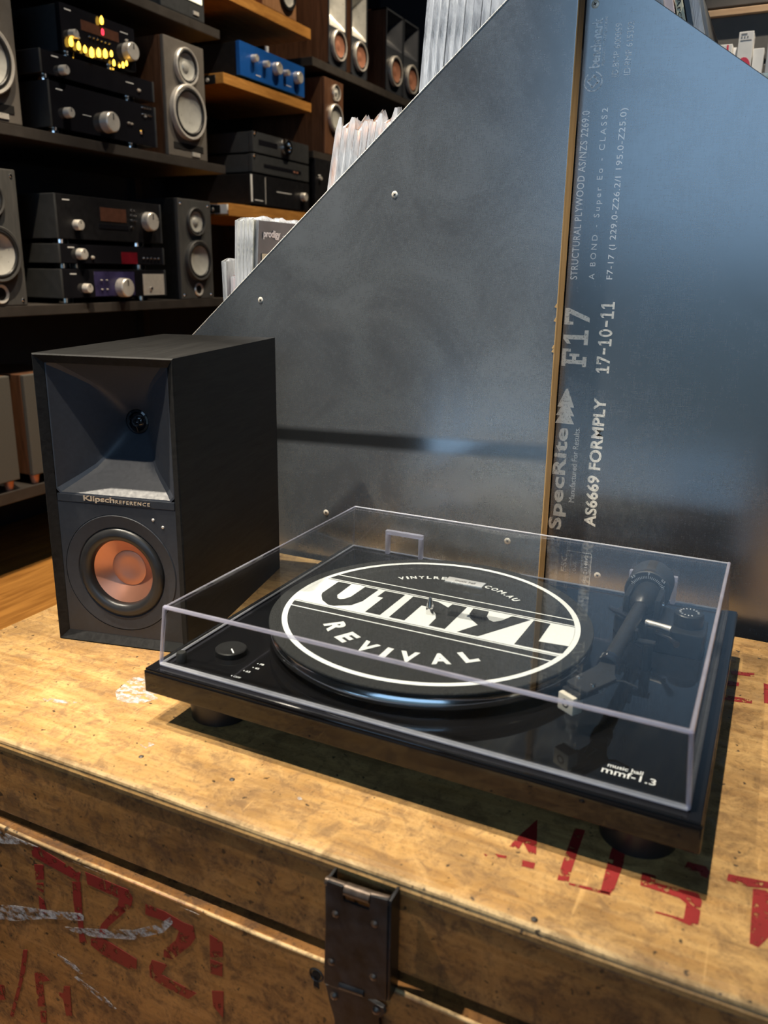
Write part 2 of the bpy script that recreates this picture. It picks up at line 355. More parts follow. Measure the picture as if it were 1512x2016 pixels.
CHEST_FRONT_WHITE= [[(-0.3451,-0.1717),(-0.314,-0.1604),(-0.2731,-0.1486),(-0.2316,-0.1351),(-0.2325,-0.1425),(-0.2743,-0.1576),(-0.3166,-0.1777),(-0.3478,-0.1882)],
 [(-0.2554,-0.1582),(-0.22,-0.1455),(-0.1786,-0.1291),(-0.1512,-0.1119),(-0.1389,-0.1001),(-0.137,-0.1048),(-0.1471,-0.1179),(-0.1795,-0.1387),(-0.2209,-0.1542),(-0.2476,-0.1597)],
 [(-0.3325,-0.0614),(-0.3045,-0.0614),(-0.2759,-0.0698),(-0.2893,-0.0884),(-0.3215,-0.0988),(-0.3384,-0.0965)],
 [(-0.2381,-0.0812),(-0.2118,-0.0704),(-0.2023,-0.0735),(-0.2061,-0.086),(-0.2184,-0.0851)],
 [(-0.1287,-0.0819),(-0.1106,-0.0736),(-0.1111,-0.0811),(-0.1246,-0.0866)],
 [(-0.2509,-0.2092),(-0.2479,-0.207),(-0.2169,-0.2144),(-0.2047,-0.2209),(-0.2074,-0.2227),(-0.2227,-0.2197)],
 [(-0.2735,-0.1931),(-0.2701,-0.192),(-0.2491,-0.1946),(-0.2405,-0.2006),(-0.2433,-0.2019),(-0.2603,-0.1972)]]
CHEST_TOP_RED= [[(0.1123,-0.1582),(0.1212,-0.1942),(0.1167,-0.1956),(0.1097,-0.1862),(0.1091,-0.1943),(0.1022,-0.1944),(0.1065,-0.177)],
 [(0.0962,-0.2059),(0.1037,-0.2047),(0.1039,-0.2071),(0.0987,-0.2084)],
 [(0.1142,-0.2037),(0.1227,-0.2027),(0.1234,-0.2084),(0.1154,-0.2095)],
 [(0.0889,-0.2095),(0.0917,-0.2094),(0.0911,-0.2112)],
 [(0.1385,-0.1555),(0.1457,-0.1547),(0.1458,-0.1812),(0.1463,-0.2042),(0.1468,-0.2098),(0.1397,-0.2117),(0.139,-0.1958),(0.1388,-0.1782)],
 [(0.1471,-0.2108),(0.1593,-0.2088),(0.1723,-0.2078),(0.1735,-0.2101),(0.1592,-0.2116),(0.1474,-0.2125)],
 [(0.1659,-0.1555),(0.1743,-0.1539),(0.1759,-0.1774),(0.1745,-0.204),(0.1726,-0.2094),(0.1669,-0.21),(0.1663,-0.1871),(0.1661,-0.1697)],
 [(0.1882,-0.1798),(0.1969,-0.179),(0.1971,-0.1859),(0.2231,-0.1832),(0.2261,-0.1895),(0.2258,-0.2116),(0.2204,-0.2137),(0.2108,-0.2119),(0.2006,-0.2124),(0.2011,-0.2109),(0.2171,-0.2098),(0.2173,-0.196),(0.2128,-0.1928),(0.1889,-0.1923)],
 [(0.2141,-0.1559),(0.2257,-0.155),(0.2285,-0.1597),(0.2273,-0.1662),(0.2237,-0.1657),(0.222,-0.1622),(0.2127,-0.1639)],
 [(0.2394,-0.1559),(0.2698,-0.1509),(0.2699,-0.1566),(0.2509,-0.1626),(0.2391,-0.1627)],
 [(0.2547,-0.163),(0.2652,-0.1601),(0.265,-0.2011),(0.259,-0.2134),(0.2542,-0.2123),(0.2544,-0.1861)],
 [(0.2058,0.1252),(0.218,0.128),(0.2336,0.1296),(0.2336,0.1223),(0.2186,0.1176),(0.206,0.1179)],
 [(0.2222,0.0969),(0.235,0.0989),(0.2462,0.0983),(0.246,0.092),(0.2335,0.0892),(0.223,0.0892)],
 [(0.2246,0.1525),(0.2464,0.1574),(0.2466,0.1495),(0.226,0.145)],
 [(0.2551,0.1395),(0.2624,0.1384),(0.2628,0.0996),(0.2562,0.0985)]]
CHEST_TOP_WHITE= [[(-0.2874,-0.1545),(-0.2927,-0.1268),(-0.2682,-0.1118),(-0.2441,-0.147),(-0.2517,-0.1602),(-0.2719,-0.1681)],
 [(-0.3369,-0.1941),(-0.331,-0.1901),(-0.3039,-0.1843),(-0.3073,-0.1893),(-0.3293,-0.1958)],
 [(-0.2074,-0.2118),(-0.202,-0.2052),(-0.1965,-0.2063),(-0.1991,-0.2141)],
 [(-0.0556,-0.2138),(-0.0535,-0.2118),(-0.0508,-0.2139),(-0.0522,-0.2167)]]

# ---------------------------------------------------------------- mesh helpers
X, Y, Z = Vector((1, 0, 0)), Vector((0, 1, 0)), Vector((0, 0, 1))
def frame(o, u, v):
    u = Vector(u).normalized(); v = Vector(v).normalized(); n = u.cross(v)
    m = Matrix.Identity(4)
    for i in range(3): m[i][0] = u[i]; m[i][1] = v[i]; m[i][2] = n[i]; m[i][3] = o[i]
    return m
def along(o, d):
    d = Vector(d).normalized()
    h = Z if abs(d.z) < 0.9 else X
    u = h.cross(d).normalized()
    return frame(o, u, d.cross(u))

class MB:
    """collects shapes; build() links them as ONE mesh object"""
    def __init__(self): self.bm = bmesh.new()
    def _merge(self, t, m, mat, bevel=0, seg=2):
        if bevel:
            bmesh.ops.bevel(t, geom=list(t.edges), offset=bevel, segments=seg, affect='EDGES', profile=0.6)
        if m is not None: t.transform(m)
        for f in t.faces: f.material_index = mat
        me = bpy.data.meshes.new('tmp'); t.to_mesh(me); t.free()
        self.bm.from_mesh(me); bpy.data.meshes.remove(me)
        return self
    def box(self, x0, x1, y0, y1, z0, z1, bevel=0, mat=0, m=None, seg=2):
        t = bmesh.new()
        vs = [t.verts.new(p) for p in ((x0, y0, z0), (x1, y0, z0), (x1, y1, z0), (x0, y1, z0), (x0, y0, z1), (x1, y0, z1), (x1, y1, z1), (x0, y1, z1))]
        for q in ((0, 3, 2, 1), (4, 5, 6, 7), (0, 1, 5, 4), (1, 2, 6, 5), (2, 3, 7, 6), (3, 0, 4, 7)): t.faces.new([vs[i] for i in q])
        return self._merge(t, m, mat, bevel, seg)
    def lathe(self, prof, m=None, seg=48, mat=0, close=False, squash=None):
        t = bmesh.new(); rings = []
        for r, z in prof:
            if r < 1e-6: rings.append([t.verts.new((0, 0, z))])
            else: rings.append([t.verts.new((r * math.cos(2 * PI * k / seg), r * math.sin(2 * PI * k / seg), z)) for k in range(seg)])
        pairs = list(zip(rings, rings[1:])) + ([(rings[-1], rings[0])] if close else [])
        for a, b in pairs:
            for k in range(seg):
                k2 = (k + 1) % seg
                if len(a) == 1 and len(b) == 1: continue
                if len(a) == 1: t.faces.new((a[0], b[k], b[k2]))
                elif len(b) == 1: t.faces.new((a[k], a[k2], b[0]))
                else: t.faces.new((a[k], a[k2], b[k2], b[k]))
        bmesh.ops.recalc_face_normals(t, faces=t.faces)
        return self._merge(t, m, mat)
    def cyl(self, r, z0, z1, m=None, seg=40, mat=0, r2=None, ch=0.0):
        r2 = r if r2 is None else r2
        pr = [(0, z0), (r - ch, z0), (r, z0 + ch), (r2, z1 - ch), (r2 - ch, z1), (0, z1)] if ch else [(0, z0), (r, z0), (r2, z1), (0, z1)]
        return self.lathe(pr, m, seg, mat)
    def prism(self, poly, z0, z1, m=None, mat=0, bevel=0):
        t = bmesh.new()
        a = sum(p[0] * q[1] - q[0] * p[1] for p, q in zip(poly, poly[1:] + poly[:1]))
        if a < 0: poly = poly[::-1]
        lo = [t.verts.new((x, y, z0)) for x, y in poly]; hi = [t.verts.new((x, y, z1)) for x, y in poly]
        t.faces.new(hi); t.faces.new(lo[::-1])
        n = len(poly)
        for i in range(n): t.faces.new((lo[i], lo[(i + 1) % n], hi[(i + 1) % n], hi[i]))
        return self._merge(t, m, mat, bevel)
    def tube(self, pts, r, mat=0, seg=14, m=None):
        t = bmesh.new(); pts = [Vector(p) for p in pts]; rings = []
        rs = r if isinstance(r, (list, tuple)) else [r] * len(pts)
        for i, p in enumerate(pts):
            d = (pts[min(i + 1, len(pts) - 1)] - pts[max(i - 1, 0)])
            f = along(p, d)
            rings.append([t.verts.new(f @ Vector((rs[i] * math.cos(2 * PI * k / seg), rs[i] * math.sin(2 * PI * k / seg), 0))) for k in range(seg)])
        for a, b in zip(rings, rings[1:]):
            for k in range(seg): t.faces.new((a[k], a[(k + 1) % seg], b[(k + 1) % seg], b[k]))
        t.faces.new(rings[0][::-1]); t.faces.new(rings[-1])
        return self._merge(t, m, mat)
    def loft(self, rings, m=None, mat=0, cap_end=False):
        t = bmesh.new(); R = [[t.verts.new(p) for p in ring] for ring in rings]
        n = len(R[0])
        for a, b in zip(R, R[1:]):
            for k in range(n): t.faces.new((a[k], a[(k + 1) % n], b[(k + 1) % n], b[k]))
        if cap_end: t.faces.new(R[-1])
        bmesh.ops.recalc_face_normals(t, faces=t.faces)
        return self._merge(t, m, mat)
    def holed(self, w, h, c, r, z0, z1, m=None, mat=0, seg=64):
        """plate 0..w x 0..h with a round hole at c"""
        outer, inner = [], []
        for k in range(seg):
            a = 2 * PI * k / seg; dx, dy = math.cos(a), math.sin(a)
            s = min([(w - c[0]) / dx if dx > 1e-9 else 9, -c[0] / dx if dx < -1e-9 else 9, (h - c[1]) / dy if dy > 1e-9 else 9, -c[1] / dy if dy < -1e-9 else 9])
            outer.append([c[0] + dx * s, c[1] + dy * s]); inner.append((c[0] + dx * r, c[1] + dy * r))
        for cx, cy in ((0, 0), (w, 0), (0, h), (w, h)):
            k = min(range(seg), key=lambda i: (outer[i][0] - cx) ** 2 + (outer[i][1] - cy) ** 2); outer[k] = [cx, cy]
        R = [[(x, y, z0) for x, y in outer], [(x, y, z1) for x, y in outer], [(x, y, z1) for x, y in inner], [(x, y, z0) for x, y in inner]]
        return self.loft(R, m, mat)
    def text(self, body, o, u, v, w, h, t=0.0003, bold=0.0, mat=0, spacing=1.0, keep=False):
        cu = bpy.data.curves.new('tmp_text', 'FONT'); cu.body = body; cu.size = 1.0; cu.offset = bold
        cu.extrude = 0.5; cu.space_character = spacing; cu.resolution_u = 4
        ob = bpy.data.objects.new('tmp_text', cu); COL.objects.link(ob)
        dg = bpy.context.evaluated_depsgraph_get(); dg.update()
        me = bpy.data.meshes.new_from_object(ob.evaluated_get(dg))
        bpy.data.objects.remove(ob); bpy.data.curves.remove(cu)
        xs = [q.co.x for q in me.vertices]; ys = [q.co.y for q in me.vertices]
        x0, x1, y0, y1 = min(xs), max(xs), min(ys), max(ys)
        f = frame(o, u, v)
        sx = w / (x1 - x0); sy = sx if h is None else h / (y1 - y0)
        for q in me.vertices:
            q.co = f @ Vector(((q.co.x - x0) * sx, (q.co.y - y0) * sy, (q.co.z + 0.5) * t))
        tb = bmesh.new(); tb.from_mesh(me); bpy.data.meshes.remove(me)
        return self._merge(tb, None, mat)
    def build(self, name, mats, parent=None, smooth=0.6, local=None):
        bm = self.bm
        for f in bm.faces: f.smooth = f.calc_area() < 6e-4
        for e in bm.edges:
            if len(e.link_faces) == 2: e.smooth = e.calc_face_angle(0) < smooth
        me = bpy.data.meshes.new(name); bm.to_mesh(me); bm.free()
        for mt in (mats if isinstance(mats, (list, tuple)) else [mats]): me.materials.append(MT[mt])
        o = bpy.data.objects.new(name, me); COL.objects.link(o)
        if parent is not None: o.parent = parent
        return o

def thing(name, label, cat, loc=(0, 0, 0), rz=0.0, group=None):
    o = bpy.data.objects.new(name, None); COL.objects.link(o)
    o.empty_display_size = 0.05
    o.location = loc; o.rotation_euler = (0, 0, rz)
    return tag(o, label, cat, group)
def tag(o, label, cat, group=None):
    o['label'] = label; o['category'] = cat
    if group: o['group'] = group
    return o
def struct(o):
    o['kind'] = 'structure'; return o
def children(o): return [c for c in bpy.data.objects if c.parent == o]
def copy_tree(o, parent=None):
    c = o.copy(); COL.objects.link(c)
    if parent: c.parent = parent
    for ch in children(o): copy_tree(ch, c)
    return c
def superring(hw, hh, e, z, cx=0, cy=0, n=96):
    """closed ring from square (e large) to ellipse (e = 2)"""
    out = []
    for k in range(n):
        a = 2 * PI * (k + 0.5) / n
        c, s = math.cos(a), math.sin(a)
        q = (abs(c) ** e + abs(s) ** e) ** (-1.0 / e)
        out.append((cx + hw * c * q, cy + hh * s * q, z))
    return out

# ---------------------------------------------------------------- room shell
FZ = -0.42
struct(MB().box(-1.98, 3.2, -2.3, 3.75, FZ - 0.05, FZ).build('floor', 'floor'))
struct(MB().box(-1.98, 3.2, -2.3, 3.75, 2.95, 3.0).build('ceiling', 'ceiling'))
struct(MB().box(-1.98, -1.93, -2.3, 3.75, FZ, 2.95).build('wall_left', 'wall'))
struct(MB().box(3.15, 3.2, -2.3, 3.75, FZ, 2.95).build('wall_right', 'wall'))
struct(MB().box(-1.93, 3.15, 3.70, 3.75, FZ, 2.95).build('wall_back', 'wall'))
# shop front behind the camera: wall pieces round two panes of daylight
WX0, WX1, WZ0, WZ1 = -0.62, 1.50, 0.42, 1.95
wf = MB()
wf.box(-1.93, WX0, -2.3, -2.25, FZ, 2.95); wf.box(WX1, 3.15, -2.3, -2.25, FZ, 2.95)
wf.box(WX0, WX1, -2.3, -2.25, WZ1, 2.95); wf.box(WX0, -0.50, -2.3, -2.25, FZ, WZ0); wf.box(-0.50, WX1, -2.3, -2.25, FZ, -0.38); wf.box(-0.50, WX1, -2.3, -2.25, WZ0 - 0.05, WZ0)
struct(wf.build('wall_front', 'wall'))
wm = MB().box(WX0, WX1, -2.285, -2.275, WZ0, WZ1)
MT['daylight'] = glow('daylight_glass', WINDOW_COLOR, WINDOW_STRENGTH)
win = struct(wm.build('window_1', 'daylight'))
fr = MB()
for a, b in ((WX0, WX0 + .04), (WX1 - .04, WX1)): fr.box(a, b, -2.27, -2.22, WZ0, WZ1)
fr.box(WX0, WX1, -2.27, -2.22, WZ0, WZ0 + .04); fr.box(WX0, WX1, -2.27, -2.22, WZ1 - .04, WZ1)
struct(fr.build('window_frame', 'shelf_black', win))
MT['strip_glow'] = glow('low_strip_glow', WINDOW_COLOR, 3.0)  # glow of the strip added low on the front wall
MT['street'] = glow('street_view_glass', (0.40, 0.62, 0.80), 0.38)
struct(MB().box(-0.50, WX1, -2.285, -2.275, -0.38, WZ0 - 0.05).build('window_3', 'street'))
struct(MB().box(-1.25, -0.60, -2.249, -2.244, -0.41, -0.27).build('glow_strip', 'strip_glow'))        # added glowing strip, there to be mirrored in the board's polished strip

# track lights (their lamps are set at the top)
seen = {}
DESC = ['left of the speaker', 'over the turntable', 'in front of the speaker', 'over the record bin', 'before the amplifier stacks', 'before the blue amplifier', 'before the copper coned speakers', 'over the timber floor', 'over the white cartons, added to brighten them', 'right of the record bin, added to light its seam edge']
for i, (n, loc, tgt, pw, colr, ang) in enumerate(LAMPS):
    d = (Vector(tgt) - Vector(loc)).normalized()
    t = thing('track_light', 'black ceiling track light ' + DESC[i], 'ceiling light', (0, 0, 0), 0, 'ceiling track lights')
    p = Vector(loc)
    m = MB(); m.lathe([(0.034, 0.03), (0.04, -0.01), (0.04, -0.11), (0.0, -0.12)], along(p, d), 32); m.build('lamp_housing', 'black_plastic', t)
    m = MB(); m.tube([p - d * 0.06, (p.x, p.y, 2.95)], 0.006); m.build('stem', 'black_plastic', t)

# ---------------------------------------------------------------- timber chest
CH_RZ = 0.0095
FY = -0.2583          # front of the lid, in the chest's own frame
chest = thing('wooden_chest', 'old varnished timber chest with red stencilled letters carrying the turntable and speaker', 'chest', (0, 0, 0), CH_RZ)
CX0, CX1, CBY = -0.492, 0.56, 0.2405
top = MB()
prof = [(FY + 0.010, 0.0), (FY + 0.005, -0.0006), (FY + 0.0015, -0.003), (FY, -0.006), (FY + 0.0006, -0.010), (FY + 0.003, -0.012), (CBY, -0.012), (CBY, 0.0)]
top.prism([(y, z) for y, z in prof], CX0, CX1, frame((0, 0, 0), Y, Z))
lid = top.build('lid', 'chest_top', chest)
ls = MB()
ls.box(CX0 + 0.004, CX1 - 0.004, FY + 0.0022, FY + 0.022, -0.074, -0.0118, 0.0012)
ls.box(CX0 + 0.004, CX0 + 0.024, FY + 0.022, CBY - 0.004, -0.074, -0.0118, 0.0012)
ls.box(CX1 - 0.024, CX1 - 0.004, FY + 0.022, CBY - 0.004, -0.074, -0.0118, 0.0012)
ls.box(CX0 + 0.004, CX1 - 0.004, CBY - 0.022, CBY - 0.003, -0.074, -0.0118, 0.0012)
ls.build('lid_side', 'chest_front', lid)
bd = MB()
bd.box(CX0 + 0.002, CX1 - 0.002, FY - 0.006, FY + 0.016, FZ + 0.001, -0.083, 0.0015)
bd.box(CX0 + 0.002, CX0 + 0.022, FY + 0.016, CBY - 0.004, FZ + 0.001, -0.083, 0.0015)
bd.box(CX1 - 0.022, CX1 - 0.002, FY + 0.016, CBY - 0.004, FZ + 0.001, -0.083, 0.0015)
bd.box(CX0 + 0.002, CX1 - 0.002, CBY - 0.022, CBY - 0.003, FZ + 0.001, -0.083, 0.0015)
bd.box(CX0 + 0.02, CX1 - 0.02, FY + 0.014, CBY - 0.02, FZ + 0.001, FZ + 0.02)
bd.box(CX0 + 0.026, CX1 - 0.026, FY + 0.024, CBY - 0.024, -0.10, -0.05)     # tray under the lid
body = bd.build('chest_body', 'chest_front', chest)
ed = MB()                                                                      # bare worn arris along the body's top
ed.tube([(x, FY - 0.0045 + 0.0006 * math.sin(x * 31), -0.0838 + 0.0006 * math.sin(x * 17 + 1)) for x in [CX0 + 0.004 + i * (CX1 - CX0 - 0.008) / 60 for i in range(61)]], 0.0015, seg=10)
ed.build('worn_edge', 'chest_edge', body)
el = MB()
el.tube([(x, FY + 0.0035, -0.0027 + 0.0005 * math.sin(x * 23)) for x in [CX0 + 0.002 + i * (CX1 - CX0 - 0.004) / 60 for i in range(61)]], 0.0028, seg=10)
el.build('worn_edge', 'chest_edge', lid)
def decals(polys, m, t, name, mat, parent):
    for p in polys: MB().prism([tuple(q) for q in p], 0, t, m).build(name, mat, parent)
decals(CHEST_TOP_RED, frame((0, 0, 0.00005), X, Y), 0.00025, 'stencil_lettering', 'red_paint', lid)
decals(CHEST_TOP_WHITE, frame((0, 0, 0.00004), X, Y), 0.0002, 'paint_smear', 'white_smear', lid)
decals(CHEST_FRONT_RED, frame((0, FY - 0.0061, 0), X, Z), 0.00025, 'stencil_lettering', 'red_paint', body)
decals([[(a, min(b, -0.0862)) for a, b in p] for p in CHEST_FRONT_WHITE], frame((0, FY - 0.0064, 0), X, Z), 0.0002, 'paint_smear', 'white_smear', body)
for (x, y) in ((-0.1116, -0.2171), (-0.1946, -0.2247), (0.1352, -0.2507), (0.40, -0.246), (-0.36, -0.243)):
    MB().lathe([(0.0, 0.0011), (0.0013, 0.001), (0.0021, 0.0003), (0.0022, -0.001)], Matrix.Translation((x, y, 0.0)), 20).build('nail_head', 'nail', lid)
# hasp
LY = FY - 0.0143
hasp = MB()
hp = [(0.0035, -0.0050), (0.0155, -0.0048), (0.0155, -0.0165), (0.0350, -0.0165), (0.0350, -0.0040), (0.0475, -0.0025), (0.0475, -0.083), (0.0350, -0.0865), (0.0140, -0.0900), (0.0005, -0.0895)]
hasp.prism(hp, -0.0012, 0.0012, frame((0, LY, 0), X, Z), 0, 0.0006)
hasp.box(0.0472, 0.0495, LY, FY - 0.0005, -0.083, -0.0035, 0.0006)
hasp.box(0.0015, 0.0035, LY, FY - 0.0005, -0.083, -0.006, 0.0006)
hs = hasp.build('hasp_plate', 'iron', chest)
k = MB(); k.tube([(0.0160, LY + 0.002, -0.0085), (0.0345, LY + 0.002, -0.0080)], 0.0042, seg=20); k.tube([(0.0015, LY + 0.002, -0.0078), (0.0155, LY + 0.002, -0.0075)], 0.0030, seg=16); k.tube([(0.0350, LY + 0.002, -0.0065), (0.0475, LY + 0.002, -0.0055)], 0.0030, seg=16)
k.build('hinge_knuckle', 'iron_worn', hs)
for (x, z) in ((0.0100, -0.0285), (0.0385, -0.0245), (0.0065, -0.0690), (0.0380, -0.0672)):
    MB().lathe([(0.0, 0.0016), (0.0016, 0.0012), (0.0026, 0.0002), (0.0027, -0.001)], along((x, LY - 0.0012, z), -Y), 18).build('rivet', 'iron_worn', hs)
st = MB()
sp = [(0.0125, -0.0845), (0.0315, -0.0830), (0.0320, -0.0930), (0.0440, -0.0935), (0.0455, -0.098), (0.040, -0.104), (0.0420, -0.115), (0.036, -0.150), (0.024, -0.165), (0.012, -0.150), (0.0065, -0.118), (0.003, -0.1085), (-0.0005, -0.0945), (0.0115, -0.0925)]
st.prism(sp, -0.0014, 0.0014, frame((0, LY + 0.0042, 0), X, Z), 0, 0.0006)
st.tube([(0.0128, LY + 0.001, -0.0858), (0.0312, LY + 0.001, -0.0842)], 0.0036, seg=18)
st.box(0.006, 0.036, LY + 0.0045, FY - 0.0058, -0.150, -0.098)
sto = st.build('hasp_strap', 'iron', chest)
for (x, z) in ((0.0065, -0.1015), (0.0385, -0.0985)):
    MB().lathe([(0.0, 0.0022), (0.0018, 0.0017), (0.0030, 0.0004), (0.0031, -0.001)], along((x, LY + 0.0028, z), -Y), 18).build('rivet', 'iron_worn', sto)
ky = MB()
ky.lathe([(0.0042, 0.0), (0.0050, 0.0006), (0.0060, 0.0)], along((-0.0105, FY - 0.0062, -0.0965), -Y), 24)
kye = ky.build('keyhole_plate', 'iron', chest)
kh = MB(); kh.cyl(0.0036, 0.0, 0.0004, along((-0.0105, FY - 0.0062, -0.0965), -Y), 20)
kh.prism([(-0.0120, -0.0975), (-0.0090, -0.0975), (-0.0082, -0.1075), (-0.0128, -0.1065)], 0.0, 0.0004, frame((0, FY - 0.0062, 0), X, Z))
kh.build('keyhole', 'void', kye)

# ---------------------------------------------------------------- main loudspeaker
SPX, SPY, SRZ = -0.41914, -0.09868, 0.2154
SW, SD, SH, BW = 0.1493, 0.2611, 0.2988, 0.0092
spk = thing('bookshelf_speaker', 'black bookshelf speaker with square horn and copper cone standing on the wooden chest', 'speaker', (SPX, SPY, 0.0), SRZ)
cb = MB()
def wall_piece(poly, m): cb.prism(poly, 0, SD, m)
# four walls as mitred prisms with a chamfered front lip
for a, b, c, d in (((0, 0), (SW, 0), (SW - BW, BW), (BW, BW)), ((SW, 0), (SW, SH), (SW - BW, SH - BW), (SW - BW, BW)), ((SW, SH), (0, SH), (BW, SH - BW), (SW - BW, SH - BW)), ((0, SH), (0, 0), (BW, BW), (BW, SH - BW))):
    tb = bmesh.new()
    ch = 0.0045
    pts = [(a[0], 0.0012, a[1]), (b[0], 0.0012, b[1]), (c[0], 0.0062, c[1]), (d[0], 0.0062, d[1])]
    mid = lambda p, q, t: (p[0] + (q[0] - p[0]) * t, 0.0, p[1] + (q[1] - p[1]) * t)
    fr0 = [(a[0], 0.0012, a[1]), (b[0], 0.0012, b[1]), mid(b, c, .14), mid(a, d, .14)]
    v = [tb.verts.new(p) for p in fr0 + [(c[0], 0.0058, c[1]), (d[0], 0.0058, d[1]), (a[0], SD, a[1]), (b[0], SD, b[1]), (c[0], SD, c[1]), (d[0], SD, d[1])]]
    for q in ((0, 1, 2, 3), (3, 2, 4, 5), (0, 6, 7, 1), (5, 4, 8, 9), (6, 9, 8, 7)): tb.faces.new([v[i] for i in q])
    bmesh.ops.recalc_face_normals(tb, faces=tb.faces)
    cb._merge(tb, None, 0)
cb.box(BW * .9, SW - BW * .9, SD - 0.012, SD, BW * .9, SH - BW * .9)
cab = cb.build('cabinet', 'cab_vinyl', spk, 0.3)
fy = 0.0062                                                     # baffle face, a little behind the lip
F = frame((BW, fy, 0), X, Z)                                    # plane coords: x right, y up, z towards the viewer
iw = SW - 2 * BW
bf = MB()
bf.holed(iw, 0.1505 - BW, (iw / 2, 0.0785 - BW), 0.0625, -0.010, 0.0, frame((BW, fy, BW), X, Z))
bf.build('baffle', 'baffle', spk)
br = MB(); br.box(BW + 0.0006, SW - BW - 0.0006, fy - 0.0006, fy + 0.02, 0.1509, 0.1588, 0.0005)
brand = br.build('badge_bar', 'baffle', spk)
tx = MB()
tx.text('Klipsch', (0.0402, fy - 0.0006, 0.1519), X, Z, 0.0345, 0.0068, 0.0008, 0.022)
tx.text('REFERENCE', (0.0757, fy - 0.0006, 0.1530), X, Z, 0.0378, 0.0034, 0.0008, 0.012, spacing=1.28)
tx.build('lettering', 'copper_text', brand)
hn = MB()
hcx, hcz, hh = SW / 2, 0.2262, 0.0672
rings = [superring(iw / 2 - 0.0003, hh + 0.0003, 60, 0.0, hcx, hcz), superring(iw / 2 - 0.0015, hh - 0.0014, 60, -0.0004, hcx, hcz)]
rings += [superring(0.0560, 0.0600, 50, -0.008, hcx, hcz), superring(0.0450, 0.0520, 40, -0.0165, hcx, hcz), superring(0.0350, 0.0440, 24, -0.0250, hcx, hcz),
          superring(0.0275, 0.0350, 10, -0.0330, hcx, hcz), superring(0.0205, 0.0245, 5, -0.0410, hcx, hcz), superring(0.0155, 0.0160, 2.5, -0.048, hcx, hcz), superring(0.0130, 0.0130, 2, -0.052, hcx, hcz), superring(0.0125, 0.0125, 2, -0.058, hcx, hcz)]
hn.loft([[(x, fy - z, y) for x, y, z in r] for r in rings], None, 0, True)
horn = hn.build('horn', 'horn', spk, 0.35)
tw = MB(); tf = along((hcx, fy + 0.056, hcz), -Y)
tw.lathe([(0.0124, -0.001), (0.0122, 0.0035), (0.0100, 0.004), (0.0096, 0.0015)], tf, 40)
tw.lathe([(0.0, 0.0055), (0.004, 0.0048), (0.0072, 0.0022), (0.0098, 0.0)], tf, 40)
two = tw.build('tweeter', 'gloss_black', horn)
tp = MB(); tp.lathe([(0.0030, 0.0072), (0.0044, 0.0072), (0.0044, 0.0064), (0.0030, 0.0064)], tf, 28, close=True)
for a in range(3):
    an = a * 2 * PI / 3 + 0.6
    tp.tube([tf @ Vector((0.004 * math.cos(an), 0.004 * math.sin(an), 0.0068)), tf @ Vector((0.0105 * math.cos(an), 0.0105 * math.sin(an), 0.005))], 0.0006, seg=6)
tp.build('phase_plug', 'gloss_black', two)
wf_ = along((SW / 2, fy, 0.0785), -Y)
wr = MB(); wr.lathe([(0.0624, -0.006), (0.0622, -0.0005), (0.0612, 0.0004), (0.049, -0.0012), (0.0478, -0.0025), (0.0478, -0.008)], wf_, 80)
wof = wr.build('woofer', 'baffle', spk, 0.5)
sr = MB(); sr.lathe([(0.0480, -0.004)] + [(0.0412 + 0.0068 * math.cos(t), -0.0035 + 0.0055 * math.sin(t)) for t in [i * PI / 12 for i in range(13)]] + [(0.0340, -0.0062)], wf_, 80)
sr.build('surround', 'surround', wof)
cn = MB(); cn.lathe([(0.0346, -0.0058), (0.0335, -0.0066), (0.0190, -0.0175), (0.0188, -0.0172)], wf_, 80); cn.build('cone', 'copper', wof)
dc = MB(); dc.lathe([(0.0190, -0.0170), (0.0180, -0.0166), (0.010, -0.0178), (0.0, -0.0184)], wf_, 80); dc.build('dust_cap', 'copper', wof)
for (x, z) in ((0.1153, 0.1391), (0.1254, 0.1324)):
    MB().lathe([(0.0, 0.0012), (0.0012, 0.0008), (0.0016, 0.0)], along((x, fy, z), -Y), 16).build('grille_magnet', 'silver', spk)

# ---------------------------------------------------------------- turntable
tt = thing('turntable', 'gloss black turntable under a clear hinged dust cover on the wooden chest', 'turntable', (0, 0, 0))
PX, PYF, PYB = 0.2228, -0.1852, 0.1840
pl = MB(); pl.box(-PX, PX, PYF, PYB, 0.0305, 0.0505, 0.0016, 0, None, 3)
pl.box(-PX + 0.001, PX - 0.001, PYF + 0.001, PYB - 0.001, 0.049, 0.0525, 0.001)
pln = pl.build('plinth', 'piano', tt)
for (x, y) in ((-0.176, -0.142), (0.181, -0.142), (-0.176, 0.14), (0.181, 0.14)):
    f = MB(); f.lathe([(0.0, 0.0001), (0.0235, 0.0001), (0.0262, 0.002), (0.0275, 0.0265), (0.0275, 0.0308), (0.0, 0.0308)], Matrix.Translation((x, y, 0)), 48); f.build('foot', 'black_plastic', tt)
PCX, PCY = -0.0334, -0.0121
P0 = Matrix.Translation((PCX, PCY, 0))
pt = MB(); pt.lathe([(0.0, 0.0545), (0.136, 0.0545), (0.1380, 0.0550), (0.1400, 0.0566), (0.1400, 0.0582), (0.1440, 0.0584), (0.1468, 0.0592), (0.1476, 0.0606), (0.1476, 0.0640), (0.1468, 0.0664), (0.1448, 0.0692), (0.1430, 0.0702), (0.0, 0.0702)], P0, 128)
plat = pt.build('platter', 'alu', tt)
spn = MB(); spn.lathe([(0.0037, 0.070), (0.0037, 0.0790), (0.0034, 0.0815), (0.0012, 0.0900), (0.0, 0.0908)], P0, 24); spn.build('spindle', 'chrome', plat)
